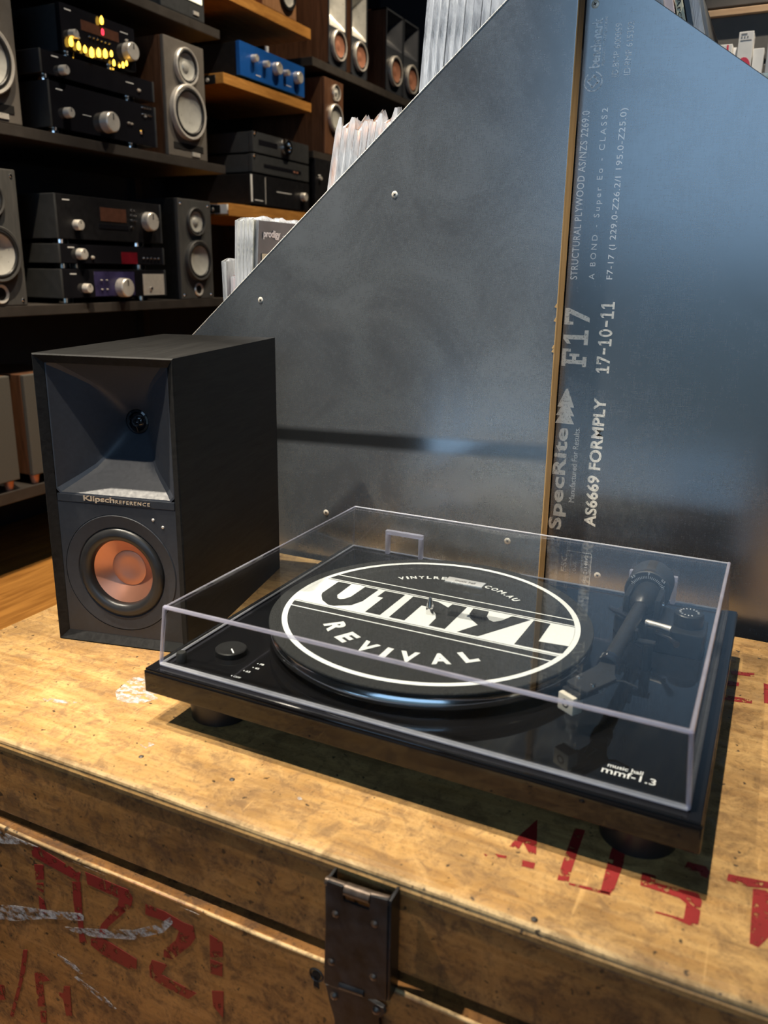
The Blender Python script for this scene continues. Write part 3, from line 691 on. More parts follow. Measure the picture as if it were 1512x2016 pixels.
sbp = MB(); sbp.lathe([(0.0, 0.0526), (0.060, 0.0526), (0.060, 0.0546), (0.0, 0.0546)], P0, 64); sbp.build('sub_platter', 'matte_black', plat)
kb = MB(); kb.lathe([(0.0, 0.0526), (0.0136, 0.0526), (0.0138, 0.0536), (0.0138, 0.0572), (0.0130, 0.0580), (0.0, 0.0578)], Matrix.Translation((-0.1735, -0.1285, 0)), 48)
kno = kb.build('speed_knob', 'black_plastic', tt)
ki = MB(); ki.box(0.003, 0.0115, -0.0005, 0.0005, 0.0578, 0.0583, 0, 0, Matrix.Translation((-0.1735, -0.1285, 0)) @ Matrix.Rotation(-0.75, 4, 'Z')); ki.build('pointer', 'white_ink', kno)
pr = MB()
for body_, x, y, w in (('OFF', -0.1465, -0.1632, 0.0066), ('33', -0.1425, -0.1512, 0.0040), ('45', -0.1390, -0.1430, 0.0040), ('78', -0.1395, -0.1352, 0.0040)):
    pr.text(body_, (x, y, 0.0526), X, Y, w, 0.0024, 0.0001, 0.01)
    pr.cyl(0.0006, 0.0526, 0.0527, Matrix.Translation((x - 0.002, y + 0.0012, 0)), 12)
pr.text('music hall', (0.1572, -0.1490, 0.0526), X, Y, 0.0235, 0.0046, 0.0001, 0.012)
pr.text('mmf-1.3', (0.1545, -0.1572, 0.0526), X, Y, 0.0355, 0.0074, 0.0001, 0.008)
pr.build('printed_marking', 'white_ink', pln)

# dust cover
W2, D2, ZT, ZB, TP, T = 0.4196 / 2, 0.3445 / 2, 0.1073, 0.0532, 0.0040, 0.003
dcov = MB()
dcov.box(-W2 + T, W2 - T, -D2 + T, D2 - T, ZT - T, ZT)
cov = dcov.build('dust_cover', 'acrylic', tt)
def pane(name, a, b, n):
    """vertical pane from a to b (top corners), leaning out by TP towards the bottom, n = outward"""
    a, b, n = Vector((*a, 0)), Vector((*b, 0)), Vector((*n, 0))
    q = MB(); tb = bmesh.new(); u = (b - a).normalized()
    vs = []
    for off in (0, -T):
        vs += [tb.verts.new(a + n * off + Vector((0, 0, ZT - T))), tb.verts.new(b + n * off + Vector((0, 0, ZT - T))),
               tb.verts.new(b + n * (off + TP) + u * TP + Vector((0, 0, ZB + T))), tb.verts.new(a + n * (off + TP) - u * TP + Vector((0, 0, ZB + T)))]
    for f in ((0, 1, 2, 3), (7, 6, 5, 4), (0, 4, 5, 1), (1, 5, 6, 2), (2, 6, 7, 3), (3, 7, 4, 0)): tb.faces.new([vs[i] for i in f])
    bmesh.ops.recalc_face_normals(tb, faces=tb.faces)
    q._merge(tb, None, 0)
    return q.build(name, 'acrylic', cov)
i_ = 0.0031
pane('front_pane', (-W2 + i_, -D2), (W2 - i_, -D2), (0, -1)); pane('back_pane', (W2 - i_, D2), (-W2 + i_, D2), (0, 1))
pane('side_pane', (-W2, D2 - i_), (-W2, -D2 + i_), (-1, 0)); pane('side_pane', (W2, -D2 + i_), (W2, D2 - i_), (1, 0))
h = T / 2
def rod(pts, r):
    e = MB(); e.tube(pts, r, seg=8); return e
ct = [(-W2 + h, -D2 + h), (W2 - h, -D2 + h), (W2 - h, D2 - h), (-W2 + h, D2 - h)]
cbm = [(x + math.copysign(TP, x), y + math.copysign(TP, y)) for x, y in ct]
# order of the sides: front, right, back, left; corners: front left, front right, back right, back left
for i, (rt, mt_, rb_, rc) in enumerate(((0.0018, 'acrylic_edge', 0.0019, 0.0016), (0.0016, 'acrylic_edge', 0.0015, 0.0016), (0.0008, 'acrylic_rim', 0.0010, 0.0012), (0.0007, 'acrylic_edge', 0.0010, 0.0006))):
    j = (i + 1) % 4
    rod([(*ct[i], ZT - h), (*ct[j], ZT - h)], rt).build('cover_edge', mt_, cov)
    rod([(*cbm[i], ZB + h), (*cbm[j], ZB + h)], rb_).build('cover_rim', 'acrylic_rim', cov)
    rod([(*ct[i], ZT - h), (*cbm[i], ZB + h)], rc).build('cover_edge', 'acrylic_edge', cov)
bg = MB(); bg.box(-0.0205, 0.0150, -0.0105, 0.0012, ZT, ZT + 0.0012, 0.0004)
bgo = bg.build('badge', 'badge', cov)
MB().text('music hall', (-0.0120, -0.0070, ZT + 0.0012), X, Y, 0.0190, 0.0042, 0.0001, 0.006).build('lettering', 'badge_ink', bgo)
for (x0, x1) in ((-0.1640, -0.1165), (0.1160, 0.1635)):
    hg = MB(); y1 = D2 - T - 0.0005; y0 = y1 - 0.006
    hg.box(x0, x1, y0, y1, 0.0800, 0.0850, 0.0012); hg.box(x0, x0 + 0.005, y0, y1, 0.0556, 0.0806, 0.0012); hg.box(x1 - 0.005, x1, y0, y1, 0.0556, 0.0806, 0.0012)
    hg.build('hinge_socket', 'acrylic_edge', cov)
MB().lathe([(0.0, 0.0526), (0.0046, 0.0526), (0.0046, 0.0600), (0.0036, 0.0618), (0.0, 0.0622)], Matrix.Translation((-0.2015, -0.1610, 0)), 24).build('cover_rest', 'rubber', tt)

# tonearm
arm = MB()
AB, AH = Vector((0.1422, 0.085, 0.0850)), Vector((0.1378, -0.058, 0.0850))
arm.tube([AB, AH], 0.0062, seg=24)
armo = arm.build('tonearm', 'arm_black', tt)
bs = MB(); bs.cyl(0.027, 0.0526, 0.0700, Matrix.Translation((0.1440, 0.088, 0)), 48, ch=0.001)
bs.prism([(0.1300, 0.066), (0.1500, 0.050), (0.1980, 0.050), (0.2000, 0.054), (0.2000, 0.088), (0.1950, 0.092), (0.150, 0.112), (0.128, 0.100)], 0.0526, 0.0745, None, 0, 0.0015)
bs.build('arm_base', 'black_plastic', armo)
hb = MB(); hb.lathe([(0.0, -0.020), (0.0112, -0.019), (0.0118, -0.012), (0.0118, 0.014), (0.0090, 0.020), (0.0066, 0.023)], along(AB + Vector((0, 0.004, 0)), AH - AB), 40)
hb.box(0.1255, 0.1310, 0.070, 0.104, 0.070, 0.0935, 0.0025); hb.box(0.1535, 0.1590, 0.070, 0.104, 0.070, 0.0935, 0.0025); hb.box(0.128, 0.157, 0.076, 0.100, 0.068, 0.0752, 0.001)
hb.build('bearing', 'black_plastic', armo)
MB().lathe([(0.0, 0.002), (0.0022, 0.0016), (0.0026, 0.0)], along((0.1591, 0.086, 0.084), X), 16).build('bearing_screw', 'chrome', armo)
cw = MB(); CWC = Vector((0.1412, 0.112, 0.0835))
cw.lathe([(0.006, 0.0), (0.0205, 0.0), (0.0214, 0.0012), (0.0214, 0.0065), (0.0206, 0.0075), (0.0206, 0.0100), (0.0212, 0.011), (0.0212, 0.036), (0.0200, 0.0375), (0.0, 0.0375)], along(CWC, Y), 64)
cwo = cw.build('counterweight', 'matte_black', armo)
dl = MB()
for i in range(41):
    a = (i - 20) * PI / 30
    r0, r1 = (0.0142, 0.0178) if i % 10 == 0 else (0.0142, 0.0166)
    s, c = math.sin(a), math.cos(a)
    n = (c * 0.0002, -s * 0.0002)
    dl.prism([(r0 * s - n[0], r0 * c - n[1]), (r0 * s + n[0], r0 * c + n[1]), (r1 * s + n[0], r1 * c + n[1]), (r1 * s - n[0], r1 * c - n[1])], 0, 0.0002, frame(CWC - Y * 0.00005, X, Z))
dl.text('0', CWC + Vector((-0.0008, -0.0001, 0.0182)), X, Z, 0.0016, 0.0024, 0.0002, 0.01)
dl.text('3.5', CWC + Vector((-0.0152, -0.0001, 0.0118)), Vector((0.78, 0, 0.62)), Vector((-0.62, 0, 0.78)), 0.0040, 0.0022, 0.0002, 0.01)
dl.text('0.5', CWC + Vector((0.0115, -0.0001, 0.0142)), Vector((0.78, 0, -0.62)), Vector((0.62, 0, 0.78)), 0.0040, 0.0022, 0.0002, 0.01)
dl.build('dial_marking', 'white_ink', cwo)
rd = MB(); rd.cyl(0.004, 0, 0.022, along(AB + Vector((0, 0.01, 0)), Y), 20); rd.build('arm_stub', 'arm_black', armo)
hsd = MB()
hsd.prism([(0.1165, -0.1081), (0.1200, -0.1118), (0.1300, -0.1172), (0.1339, -0.1182), (0.1492, -0.0879), (0.1461, -0.0831), (0.1442, -0.0660), (0.1317, -0.0660), (0.1317, -0.0743)], 0.0850, 0.0885, None, 0, 0.0006)
hsd.prism([(0.1480, -0.0895), (0.1490, -0.0870), (0.1540, -0.0850), (0.1650, -0.0900), (0.1645, -0.0915), (0.1540, -0.0870)], 0.0858, 0.0868)
hso = hsd.build('headshell', 'arm_black', armo)
cl = MB(); cl.lathe([(0.0064, -0.006), (0.0082, -0.0055), (0.0082, -0.002), (0.0074, -0.001), (0.0082, 0.0), (0.0082, 0.004), (0.0066, 0.0045)], along(AH, AB - AH), 32); cl.build('collar', 'gloss_black', armo)
for (x, y) in ((0.1238, -0.1001), (0.1357, -0.1073)):
    sc = MB(); sc.lathe([(0.0, 0.0903), (0.0010, 0.0903), (0.0020, 0.0899), (0.0023, 0.0886)], Matrix.Translation((x, y, 0)), 20); so = sc.build('headshell_screw', 'chrome', hso)
    MB().box(x - 0.0019, x + 0.0019, y - 0.0003, y + 0.0003, 0.0901, 0.0905).build('screw_slot', 'void', so)
cr = MB()
CU = Vector((0.0123, -0.0074, 0)).normalized(); CV = Vector((CU.y, -CU.x, 0))      # across, and out through the nose
if CV.y > 0: CV = -CV
cm = frame((0.1262, -0.1075, 0.0), CU, CV)                 # local z points down or up
up = cm.to_3x3() @ Vector((0, 0, 1))
sgn = 1 if up.z > 0 else -1
cr.box(-0.0078, 0.0078, -0.012, 0.0100, sgn * 0.0800 if sgn > 0 else -0.0850, sgn * 0.0850 if sgn > 0 else -0.0800, 0.0005, 0, cm)
cro = cr.build('cartridge', 'black_plastic', hso)
nb = MB(); zz = sorted((sgn * 0.0688, sgn * 0.0826))
nb.box(-0.0076, 0.0076, 0.0035, 0.0140, zz[0], zz[1], 0.0012, 0, cm)
nbo = nb.build('stylus_holder', 'cart', cro)
MB().lathe([(0.0022, 0.0), (0.0030, 0.0002), (0.0036, 0.0)], along(cm @ Vector((0, 0.0140, sgn * 0.0760)), CV), 20).build('stylus_emblem', 'case_grey', nbo)
wr_ = MB()
for k, dz in ((-0.002, 0.0), (0.002, -0.001)):
    wr_.tube([cm @ Vector((k, -0.012, sgn * 0.082)), cm @ Vector((k * 2, -0.020, sgn * (0.078 + dz))), cm @ Vector((k, -0.028, sgn * 0.083))], 0.0005, seg=6)
wr_.build('pickup_wire', 'silver', hso)
akb = MB(); akb.cyl(0.0128, 0.0740, 0.0870, Matrix.Translation((0.1838, 0.0722, 0)), 40, ch=0.0008)
ako = akb.build('antiskate_knob', 'black_plastic', armo)
am = MB()
for i in range(14):
    a = i * 2 * PI / 16
    c, s = math.cos(a), math.sin(a)
    n = (-s * 0.0004, c * 0.0004)
    am.prism([(0.0070 * c - n[0], 0.0070 * s - n[1]), (0.0070 * c + n[0], 0.0070 * s + n[1]), (0.0088 * c + n[0], 0.0088 * s + n[1]), (0.0088 * c - n[0], 0.0088 * s - n[1])], 0.0870, 0.0871, Matrix.Translation((0.1838, 0.0722, 0)))
am.build('dial_marking', 'white_ink', ako)
lf = MB(); lf.prism([(0.112, 0.0760), (0.118, 0.0680), (0.132, 0.0600), (0.150, 0.0560), (0.150, 0.0600), (0.134, 0.0650), (0.121, 0.0720), (0.1135, 0.0785)], 0.0745, 0.0775, None, 0, 0.0008)
lf.build('lift_rail', 'gloss_black', armo)
cu = MB(); cu.tube([(0.160, 0.050, 0.071), (0.172, 0.036, 0.074), (0.180, 0.022, 0.076)], [0.0022, 0.0018, 0.003], seg=12); cu.build('lift_lever', 'gloss_black', armo)
cq = MB(); cq.tube([(0.150, 0.052, 0.078), (0.163, 0.049, 0.0785), (0.172, 0.047, 0.078)], [0.003, 0.0024, 0.0030], seg=12); cq.build('lift_screw', 'silver', armo)
re = MB(); re.cyl(0.0045, 0.0526, 0.076, Matrix.Translation((0.158, 0.012, 0)), 20); re.box(0.146, 0.164, 0.0085, 0.0155, 0.0755, 0.0785, 0.001); re.box(0.146, 0.149, 0.0085, 0.0155, 0.078, 0.087, 0.001); re.build('arm_rest', 'black_plastic', armo)

# slipmat
mat_ = thing('slipmat', 'round black felt slipmat printed white lying on the turntable platter', 'slipmat', (PCX, PCY, 0.0703))
fm = MB(); fm.lathe([(0.0037, 0.0), (0.1470, 0.0), (0.1478, 0.0010), (0.1478, 0.0024), (0.1472, 0.0032), (0.0037, 0.0032)], None, 128, close=True); fm.build('felt', 'felt', mat_)
def chord(y, r): return math.sqrt(max(r * r - y * y, 0))
mp = MB(); zt = 0.0033
RO, RI = 0.1362, 0.1312
mp.lathe([(RI, zt), (RO, zt), (RO, zt + 0.0002), (RI, zt + 0.0002)], None, 128, close=True)
def stripe(y0, y1, r=0.1314):
    n = 12; L = []; Rr = []
    for i in range(n + 1):
        y = y0 + (y1 - y0) * i / n; c = chord(y, r); L.append((-c, y)); Rr.append((c, y))
    mp.prism(L + Rr[::-1], zt, zt + 0.0002)
stripe(0.0470, 0.0486); stripe(0.0342, 0.0357); stripe(-0.0285, 0.0326); stripe(-0.0310, -0.0295); stripe(-0.0425, -0.0409)
def arc_text(s, r, a0, a1, size, inward, bold):
    """letters spread evenly from angle a0 to a1 (degrees); inward: their tops point to the centre"""
    wide = {'I': .35, '.': .3, 'L': .8, 'M': 1.25, 'W': 1.3, 'E': .85, 'J': .7}
    ws = [wide.get(c, 1.0) + 0.28 for c in s]; tot = sum(ws) - 0.5 * (ws[0] + ws[-1]); acc = 0; prev = None
    for c, w in zip(s, ws):
        if prev is not None: acc += 0.5 * (prev + w)
        prev = w
        a = math.radians(a0 + (a1 - a0) * acc / tot)
        rad = Vector((math.cos(a), math.sin(a), 0))
        v = -rad if inward else rad
        u = Vector((v.y, -v.x, 0))
        lw = size * 0.84 * wide.get(c, 1.0); lh = size
        if c == '.': lh = lw
        o = rad * r - u * (lw / 2) - v * (size / 2) + Z * zt
        mp.text(c, o, u, v, lw, lh, 0.0002, bold)
arc_text('REVIVAL', 0.0905, -134.5, -46.5, 0.0192, True, 0.045)
arc_text('VINYLREVIVAL.COM.AU', 0.0925, 131, 49, 0.0074, False, 0.03)
mp.build('printed_lettering', 'felt_white', mat_)
ml = MB()
for p in ([(-0.1131, 0.0303), (-0.0983, 0.0303), (-0.0973, -0.0009), (-0.0935, -0.0075), (-0.0901, -0.0088), (-0.0865, -0.0060), (-0.0835, 0.0016), (-0.0828, 0.0303), (-0.0676, 0.0303), (-0.0685, -0.0029), (-0.0735, -0.0165), (-0.0877, -0.0258), (-0.0936, -0.0258), (-0.1040, -0.0185), (-0.1105, -0.0090), (-0.1130, -0.0031)],
          [(-0.0605, 0.0303), (-0.0388, 0.0303), (-0.0394, -0.0245), (-0.0548, -0.0245), (-0.0546, 0.0140), (-0.0610, 0.0140)],
          [(-0.0301, 0.0303), (-0.0147, 0.0308), (-0.0031, 0.0290), (0.0099, 0.0211), (0.0107, 0.0303), (0.0256, 0.0303), (0.0248, -0.0247), (0.0092, -0.0247), (0.0090, -0.0075), (0.0054, 0.0012), (-0.0004, 0.0088), (-0.0085, 0.0139), (-0.0143, 0.0139), (-0.0146, -0.0247), (-0.0301, -0.0247)],
          [(0.0319, 0.0300), (0.0473, 0.0300), (0.0492, 0.0183), (0.0535, 0.0122), (0.0585, 0.0100), (0.0640, 0.0160), (0.0698, 0.0300), (0.0875, 0.0300), (0.0559, -0.0254), (0.0365, -0.0254), (0.0480, -0.0030), (0.0369, 0.0074), (0.0327, 0.0171)],
          [(0.0902, 0.0300), (0.1057, 0.0300), (0.1057, -0.0105), (0.1313, -0.0080), (0.1300, -0.0235), (0.1270, -0.0250), (0.0887, -0.0256)]):
    ml.prism(p, zt + 0.0002, zt + 0.00035)
ml.build('printed_name', 'felt', mat_)

# ---------------------------------------------------------------- record bin
LYF, RYF, BT = 0.248, 0.274, 0.025
rb = thing('record_bin', 'tall dark formply record bin with sloping sides and grey stencilled writing behind the turntable', 'record bin')
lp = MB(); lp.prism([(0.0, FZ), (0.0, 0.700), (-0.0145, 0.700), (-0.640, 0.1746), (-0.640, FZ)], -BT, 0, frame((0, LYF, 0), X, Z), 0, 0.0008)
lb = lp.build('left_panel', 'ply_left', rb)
le = MB()
pts = []
zz = FZ + 0.01; random.seed(3)
while zz < 0.699:
    pts.append(zz); zz += random.uniform(0.004, 0.012)
poly = [(0.0008, z) for z in pts]
tb = bmesh.new()
rowa, rowb = [], []
for z in pts:
    j = random.uniform(-0.0002, 0.0004) - (0.0018 if 0.292 < z < 0.304 else 0)
    rowa.append(tb.verts.new((j, LYF - 0.0004, z))); rowb.append(tb.verts.new((0.0009, LYF + BT - 0.0006, z)))
for i in range(len(pts) - 1): tb.faces.new((rowa[i], rowa[i + 1], rowb[i + 1], rowb[i]))
le._merge(tb, None, 0)
le.box(-0.0002, 0.0007, LYF - 0.0003, LYF + BT - 0.0006, FZ + 0.01, 0.699)
for z in (0.2965, 0.3005, 0.330, 0.345): le.prism([(-0.0026, z - 0.002), (0.0, z - 0.003), (0.0003, z + 0.002), (-0.0008, z + 0.0016)], 0, 0.0004, frame((0, LYF - 0.0001, 0), X, Z))
le.build('raw_edge', 'ply_edge', lb)
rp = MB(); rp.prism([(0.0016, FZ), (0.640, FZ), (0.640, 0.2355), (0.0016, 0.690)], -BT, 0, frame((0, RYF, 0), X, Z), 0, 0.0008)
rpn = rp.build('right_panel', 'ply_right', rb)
tri = MB(); tri.tube([(-0.0145, LYF + 0.0006, 0.7006), (-0.640, LYF + 0.0006, 0.1750)], 0.0010, seg=6); tri.build('worn_edge', 'stencil', lb)
def screw(x, y, z, par):
    m = MB(); f = along((x, y, z), -Y)
    m.lathe([(0.0, 0.0006), (0.0030, 0.0005), (0.0040, 0.0), (0.0041, -0.0006)], f, 24); s = m.build('screw', 'screw', par)
    m = MB()
    for a in (0.5, 0.5 + PI / 2): m.box(-0.0017, 0.0017, -0.0004, 0.0004, 0.0004, 0.0008, 0, 0, f @ Matrix.Rotation(a, 4, 'Z'))
    m.build('screw_cross', 'void', s)
for (x, z) in ((-0.1991, 0.4643), (-0.3893, 0.3401), (-0.2929, 0.0658), (-0.0405, 0.0661)): screw(x, LYF, z, lb)
for (x, z) in ((0.0111, 0.6436), (0.0647, 0.0318)): screw(x, RYF, z, rpn)
# stencilled writing: it runs up the board, so its right is +Z and its up is -X
TU, TV = Z, -X
ry = RYF - 0.00005
def run(m, s, xbase, xcap, z0, z1, bold=0.0, spacing=1.0):
    """one written line; baseline at xbase (larger), tops at xcap"""
    MB().text(s, (xbase, ry, z0), TU, TV, z1 - z0, abs(xbase - xcap), 0.0002, bold, 0, spacing).build('printed_text', m, rpn)
bold, thin, fa = 'stencil', 'stencil_thin', 'stencil_faint'
run(bold, 'SpecRite', 0.0215, 0.0015, 0.0817, 0.2055, 0.034, 1.08)
def poly_run(polys, z0, sz, xbase, sx):
    q = MB()
    for p in polys: q.prism([(xbase - b * sx, z0 + a * sz) for a, b in p], 0, 0.0002, frame((0, ry, 0), X, Z))
    q.build('stencil_letter', 'stencil', rpn)
# slab lettering: F, 1, 7 drawn on a unit box (a along the line, b up)
GF = [[(0, 0), (.55, 0), (.55, .16), (.36, .16), (.36, .42), (.55, .42), (.55, .30), (.70, .30), (.70, .70), (.55, .70), (.55, .58), (.36, .58), (.36, .84), (.80, .84), (.80, .66), (.96, .66), (.96, 1), (0, 1), (0, .84), (.14, .84), (.14, .16), (0, .16)]]
G1 = [[(.08, 0), (.88, 0), (.88, .16), (.60, .16), (.60, 1), (.38, 1), (.12, .84), (.12, .68), (.36, .80), (.36, .16), (.08, .16)]]
G7 = [[(.18, 0), (.44, 0), (.92, .84), (.92, 1), (.04, 1), (.04, .64), (.20, .64), (.20, .82), (.64, .82)]]
GD = [[(.15, .40), (.85, .40), (.85, .58), (.15, .58)]]
G0 = [[(.5 + .42 * math.sin(t), .5 + .5 * math.cos(t)) for t in [i * 2 * PI / 24 for i in range(25)]] + [(.5 + .22 * math.sin(t), .5 + .32 * math.cos(t)) for t in [-i * 2 * PI / 24 for i in range(25)]]]
z = 0.277
for g in (GF, G1, G7): poly_run(g, z, 0.0205, 0.0312, 0.0280); z += 0.0228
z = 0.2708
for g in (G1, G7, GD, G1, G0, GD, G1, G1):
    if g is G0:
        a = 0.0098
        ring = []
        for i in range(24):
            t0, t1 = 2 * PI * i / 24, 2 * PI * (i + 1) / 24
            q = [(.5 + .42 * math.sin(t0), .5 + .5 * math.cos(t0)), (.5 + .42 * math.sin(t1), .5 + .5 * math.cos(t1)), (.5 + .22 * math.sin(t1), .5 + .32 * math.cos(t1)), (.5 + .22 * math.sin(t0), .5 + .32 * math.cos(t0))]
            ring.append(q)
        poly_run(ring, z, a, 0.0572, 0.0148)
    else: poly_run(g, z, 0.0098, 0.0572, 0.0148)
    z += 0.0100
run(bold, 'AS6669 FORMPLY', 0.0575, 0.0433, 0.0912, 0.2432, 0.030, 1.05)
cx = 0.0118                                                   # the tree mark, three tiers
half = [(0.0111, 0.2107), (0.0060, 0.2200), (0.0105, 0.2200), (0.0052, 0.2300), (0.0098, 0.2300), (0.0010, 0.2513)]
MB().prism([(cx + w, a) for w, a in half] + [(cx - w, a) for w, a in half[::-1]], 0, 0.0002, frame((0, ry, 0), X, Z)).build('tree_mark', 'stencil', rpn)
run(thin, 'Manufactured For Results.', 0.0300, 0.0235, 0.1177, 0.2075, 0.0)
run(thin, 'STRUCTURAL PLYWOOD AS/NZS 2269.0', 0.0138, 0.0060, 0.3725, 0.5439, 0.004, 1.1)
run(thin, 'A BOND - Super Eo - CLASS2', 0.0345, 0.0265, 0.3728, 0.5454, 0.004, 1.5)
run(thin, 'F7-17 (I 229.0-Z26.2/I 195.0-Z25.0)', 0.0540, 0.0455, 0.3732, 0.5441, 0.004, 1.1)
run(fa, 'benchmark', 0.0205, 0.0095, 0.5843, 0.6306, 0.03)
run(fa, 'PRODUCT CERTIFICATION', 0.0250, 0.0222, 0.5860, 0.6306, 0.0)
run(fa, 'ID.BMP 600059', 0.0400, 0.0335, 0.5741, 0.6237, 0.0)
run(fa, 'ID:BMP 615302', 0.0520, 0.0455, 0.5750, 0.6239, 0.0)
cmk = frame((0.0150, ry, 0.5715), X, Z); lm = MB()
for i in range(28):                                           # broken ring with an open square knot
    if i in (6, 7, 8, 9): continue
    a0, a1 = i * 2 * PI / 28, (i + .9) * 2 * PI / 28
    lm.prism([(r_ * math.cos(a), r_ * math.sin(a)) for r_, a in ((0.0098, a0), (0.0098, a1), (0.0084, a1), (0.0084, a0))], 0, 0.0002, cmk)
for i in range(4):
    q = cmk @ Matrix.Rotation(PI / 4 + i * PI / 2, 4, 'Z')
    lm.prism([(0.0012, -0.0052), (0.0046, -0.0052), (0.0046, 0.0030), (0.0032, 0.0030), (0.0032, -0.0036), (0.0012, -0.0036)], 0, 0.0002, q)
lm.build('ring_logo', 'stencil_faint', rpn); fp_ = MB()
# certification panel low on the board
for (x0, x1, z0, z1) in ((0.0555, 0.0562, 0.012, 0.0575), (0.026, 0.0562, 0.0568, 0.0575), (0.026, 0.0562, 0.012, 0.0127)):
    fp_.prism([(x0, z0), (x1, z0), (x1, z1), (x0, z1)], 0, 0.0002, frame((0, ry, 0), X, Z))
fp_.build('printed_border', 'stencil_faint', rpn)
run(fa, 'FSC', 0.0270, 0.0205, 0.030, 0.052, 0.02)
run(fa, '100%', 0.0390, 0.0345, 0.030, 0.045, 0.0); run(fa, 'FSC C114172', 0.0520, 0.0480, 0.016, 0.055, 0.0)
run(fa, 'From well managed forests', 0.0330, 0.0305, 0.018, 0.054, 0.0)
# the rest of the bin: far side, sloping floors and dividers of each tier
bk = MB(); bk.prism([(0.640, FZ), (0.640, 0.2355), (0.0, 0.690), (-0.0145, 0.690), (-0.640, 0.1646), (-0.640, FZ)], -0.02, 0, frame((0, 0.64, 0), X, Z)); bk.build('far_panel', 'ply_right', rb)
tiers = MB()
TIERS = [(-0.505, -0.381, 0.125), (-0.375, -0.231, 0.245), (-0.225, 0.0, 0.365), (0.100, 0.215, 0.345)]
for x0, x1, z in TIERS: tiers.box(x0, x1, RYF + BT + 0.0005, 0.6395, z - 0.012, z)
for x, z0, z1 in ((-0.375, 0.06, 0.2329), (-0.225, 0.18, 0.3529), (-0.006, 0.05, 0.60), (0.2215, 0.05, 0.36)): tiers.box(x, x + 0.012, RYF + BT + 0.0005, 0.6395, z0, z1)
tiers.build('tier_board', 'ply_right', rb)

# ---------------------------------------------------------------- records
RY0, RL = 0.3015, 0.315
def ordinal(n): return ['first', 'second', 'third', 'fourth', 'fifth', 'sixth', 'seventh', 'eighth', 'ninth', 'tenth', 'eleventh', 'twelfth'][n]
def record(x, z, lean, thick, jacket, label, group, sleeve=True, crinkle=0.006, seed=0, y0=RY0, spine=None, height=0.315):
    """stands on edge, faces left and right, leaning by `lean`; near edge shows as the spine"""
    t = thing('record', label, 'record', (x, y0, z), 0, group)
    R = Matrix.Rotation(lean, 4, 'Y')
    m = MB(); m.box(-thick / 2, thick / 2, 0.002, RL, 0.0, height, min(0.0008, thick * .3), 0, R)
    j = m.build('jacket', jacket, t)
    if spine:
        m = MB(); random.seed(seed + 50)
        zz = height - 0.02
        while zz > height - 0.19:
            l_ = random.uniform(0.0018, 0.0045); m.box(-thick * .22, thick * .22, 0.0014, 0.0019, zz - l_, zz, 0, 0, R); zz -= l_ + random.uniform(0.003, 0.007)
        m.build('spine_text', spine, j)
    if sleeve:
        rnd = random.Random(seed)
        tb = bmesh.new(); n = 26; w = thick / 2 + 0.0008
        rows = []
        hs_ = [height * .0, height * .5, height * .86, height + 0.001]
        for i in range(n + 1):
            yy = -0.0012 + (RL + 0.004) * i / n
            topz = height + 0.004 + crinkle * (0.5 + 0.5 * math.sin(i * 1.9 + seed)) * rnd.uniform(0.3, 1.2)
            if i == 0: topz -= 0.004
            row = []
            for kz, zz in enumerate(hs_ + [topz]):
                wob = w + rnd.uniform(0, 0.0006) + (0.0006 if kz >= 2 else 0)
                off = rnd.uniform(-0.0012, 0.0012) if kz == 4 else rnd.uniform(-0.0002, 0.0002)
                if kz == 4: wob *= 0.35
                row.append((wob, off, yy, zz))
            rows.append(row)
        for sgn in (-1, 1):
            V = [[tb.verts.new(R @ Vector((sgn * a + o, yy, zz))) for a, o, yy, zz in row] for row in rows]
            for i in range(n):
                for q in range(4): tb.faces.new((V[i][q], V[i + 1][q], V[i + 1][q + 1], V[i][q + 1]))
            if sgn == -1: V0 = V
        for q in range(4): tb.faces.new((V0[0][q], V[0][q], V[0][q + 1], V0[0][q + 1]))
        m = MB(); bmesh.ops.recalc_face_normals(tb, faces=tb.faces); m._merge(tb, None, 0)
        m.build('plastic_sleeve', 'sleeve', j)
    return t
# lowest tier: thin cream spines, the nearest one a grey sleeve with its back showing
G = 'records in the lowest tier of the bin'
xs = [-0.4455, -0.4393, -0.4340, -0.4285, -0.4225]
for i, x in enumerate(xs):
    last = i == len(xs) - 1
    zb = 0.1262 + (0.002 if i >= 2 else 0.0)
    record(x - 0.028, zb, 0.045 + .006 * i, 0.0046, 'jacket_cream' if not last else 'jacket_grey', 'cream spined record, %s from the left in the lowest bin tier' % ordinal(i) if not last else 'grey sleeved record with printed back showing in the lowest bin tier', G, not last, 0.003, i, spine='ink_grey' if not last else None)
front_rec = [o for o in bpy.data.objects if o.get('label', '').startswith('grey sleeved record')][0]
R_ = Matrix.Rotation(0.069, 4, 'Y')
bkp = MB(); o_ = R_ @ Vector((0.0034, 0.012, 0.0)); u_, v_ = Y, R_ @ Z
def on_back(y, z): return R_ @ Vector((0.0036, y, z))
bkp.text('prodigy', on_back(0.012, 0.291), u_, v_, 0.042, 0.0125, 0.0002, 0.04)
bkp.text('music for the jilted generation', on_back(0.060, 0.293), u_, v_, 0.115, 0.006, 0.0002, 0.0)
bkp.build('printed_title', 'white_ink', front_rec)
bkl = MB(); bkl.box(0.0035, 0.0037, 0.010, 0.150, 0.180, 0.272, 0, 0, R_); bkl.build('back_label', 'jacket_cream', front_rec)
bki = MB(); bki.text('ART', R_ @ Vector((0.0038, 0.018, 0.214)), u_, v_, 0.075, 0.026, 0.0002, 0.0)
bki.box(0.0037, 0.0039, 0.014, 0.146, 0.262, 0.265, 0, 0, R_); bki.box(0.0037, 0.0039, 0.014, 0.146, 0.248, 0.251, 0, 0, R_)
bki.build('label_print', 'ink_grey', front_rec)
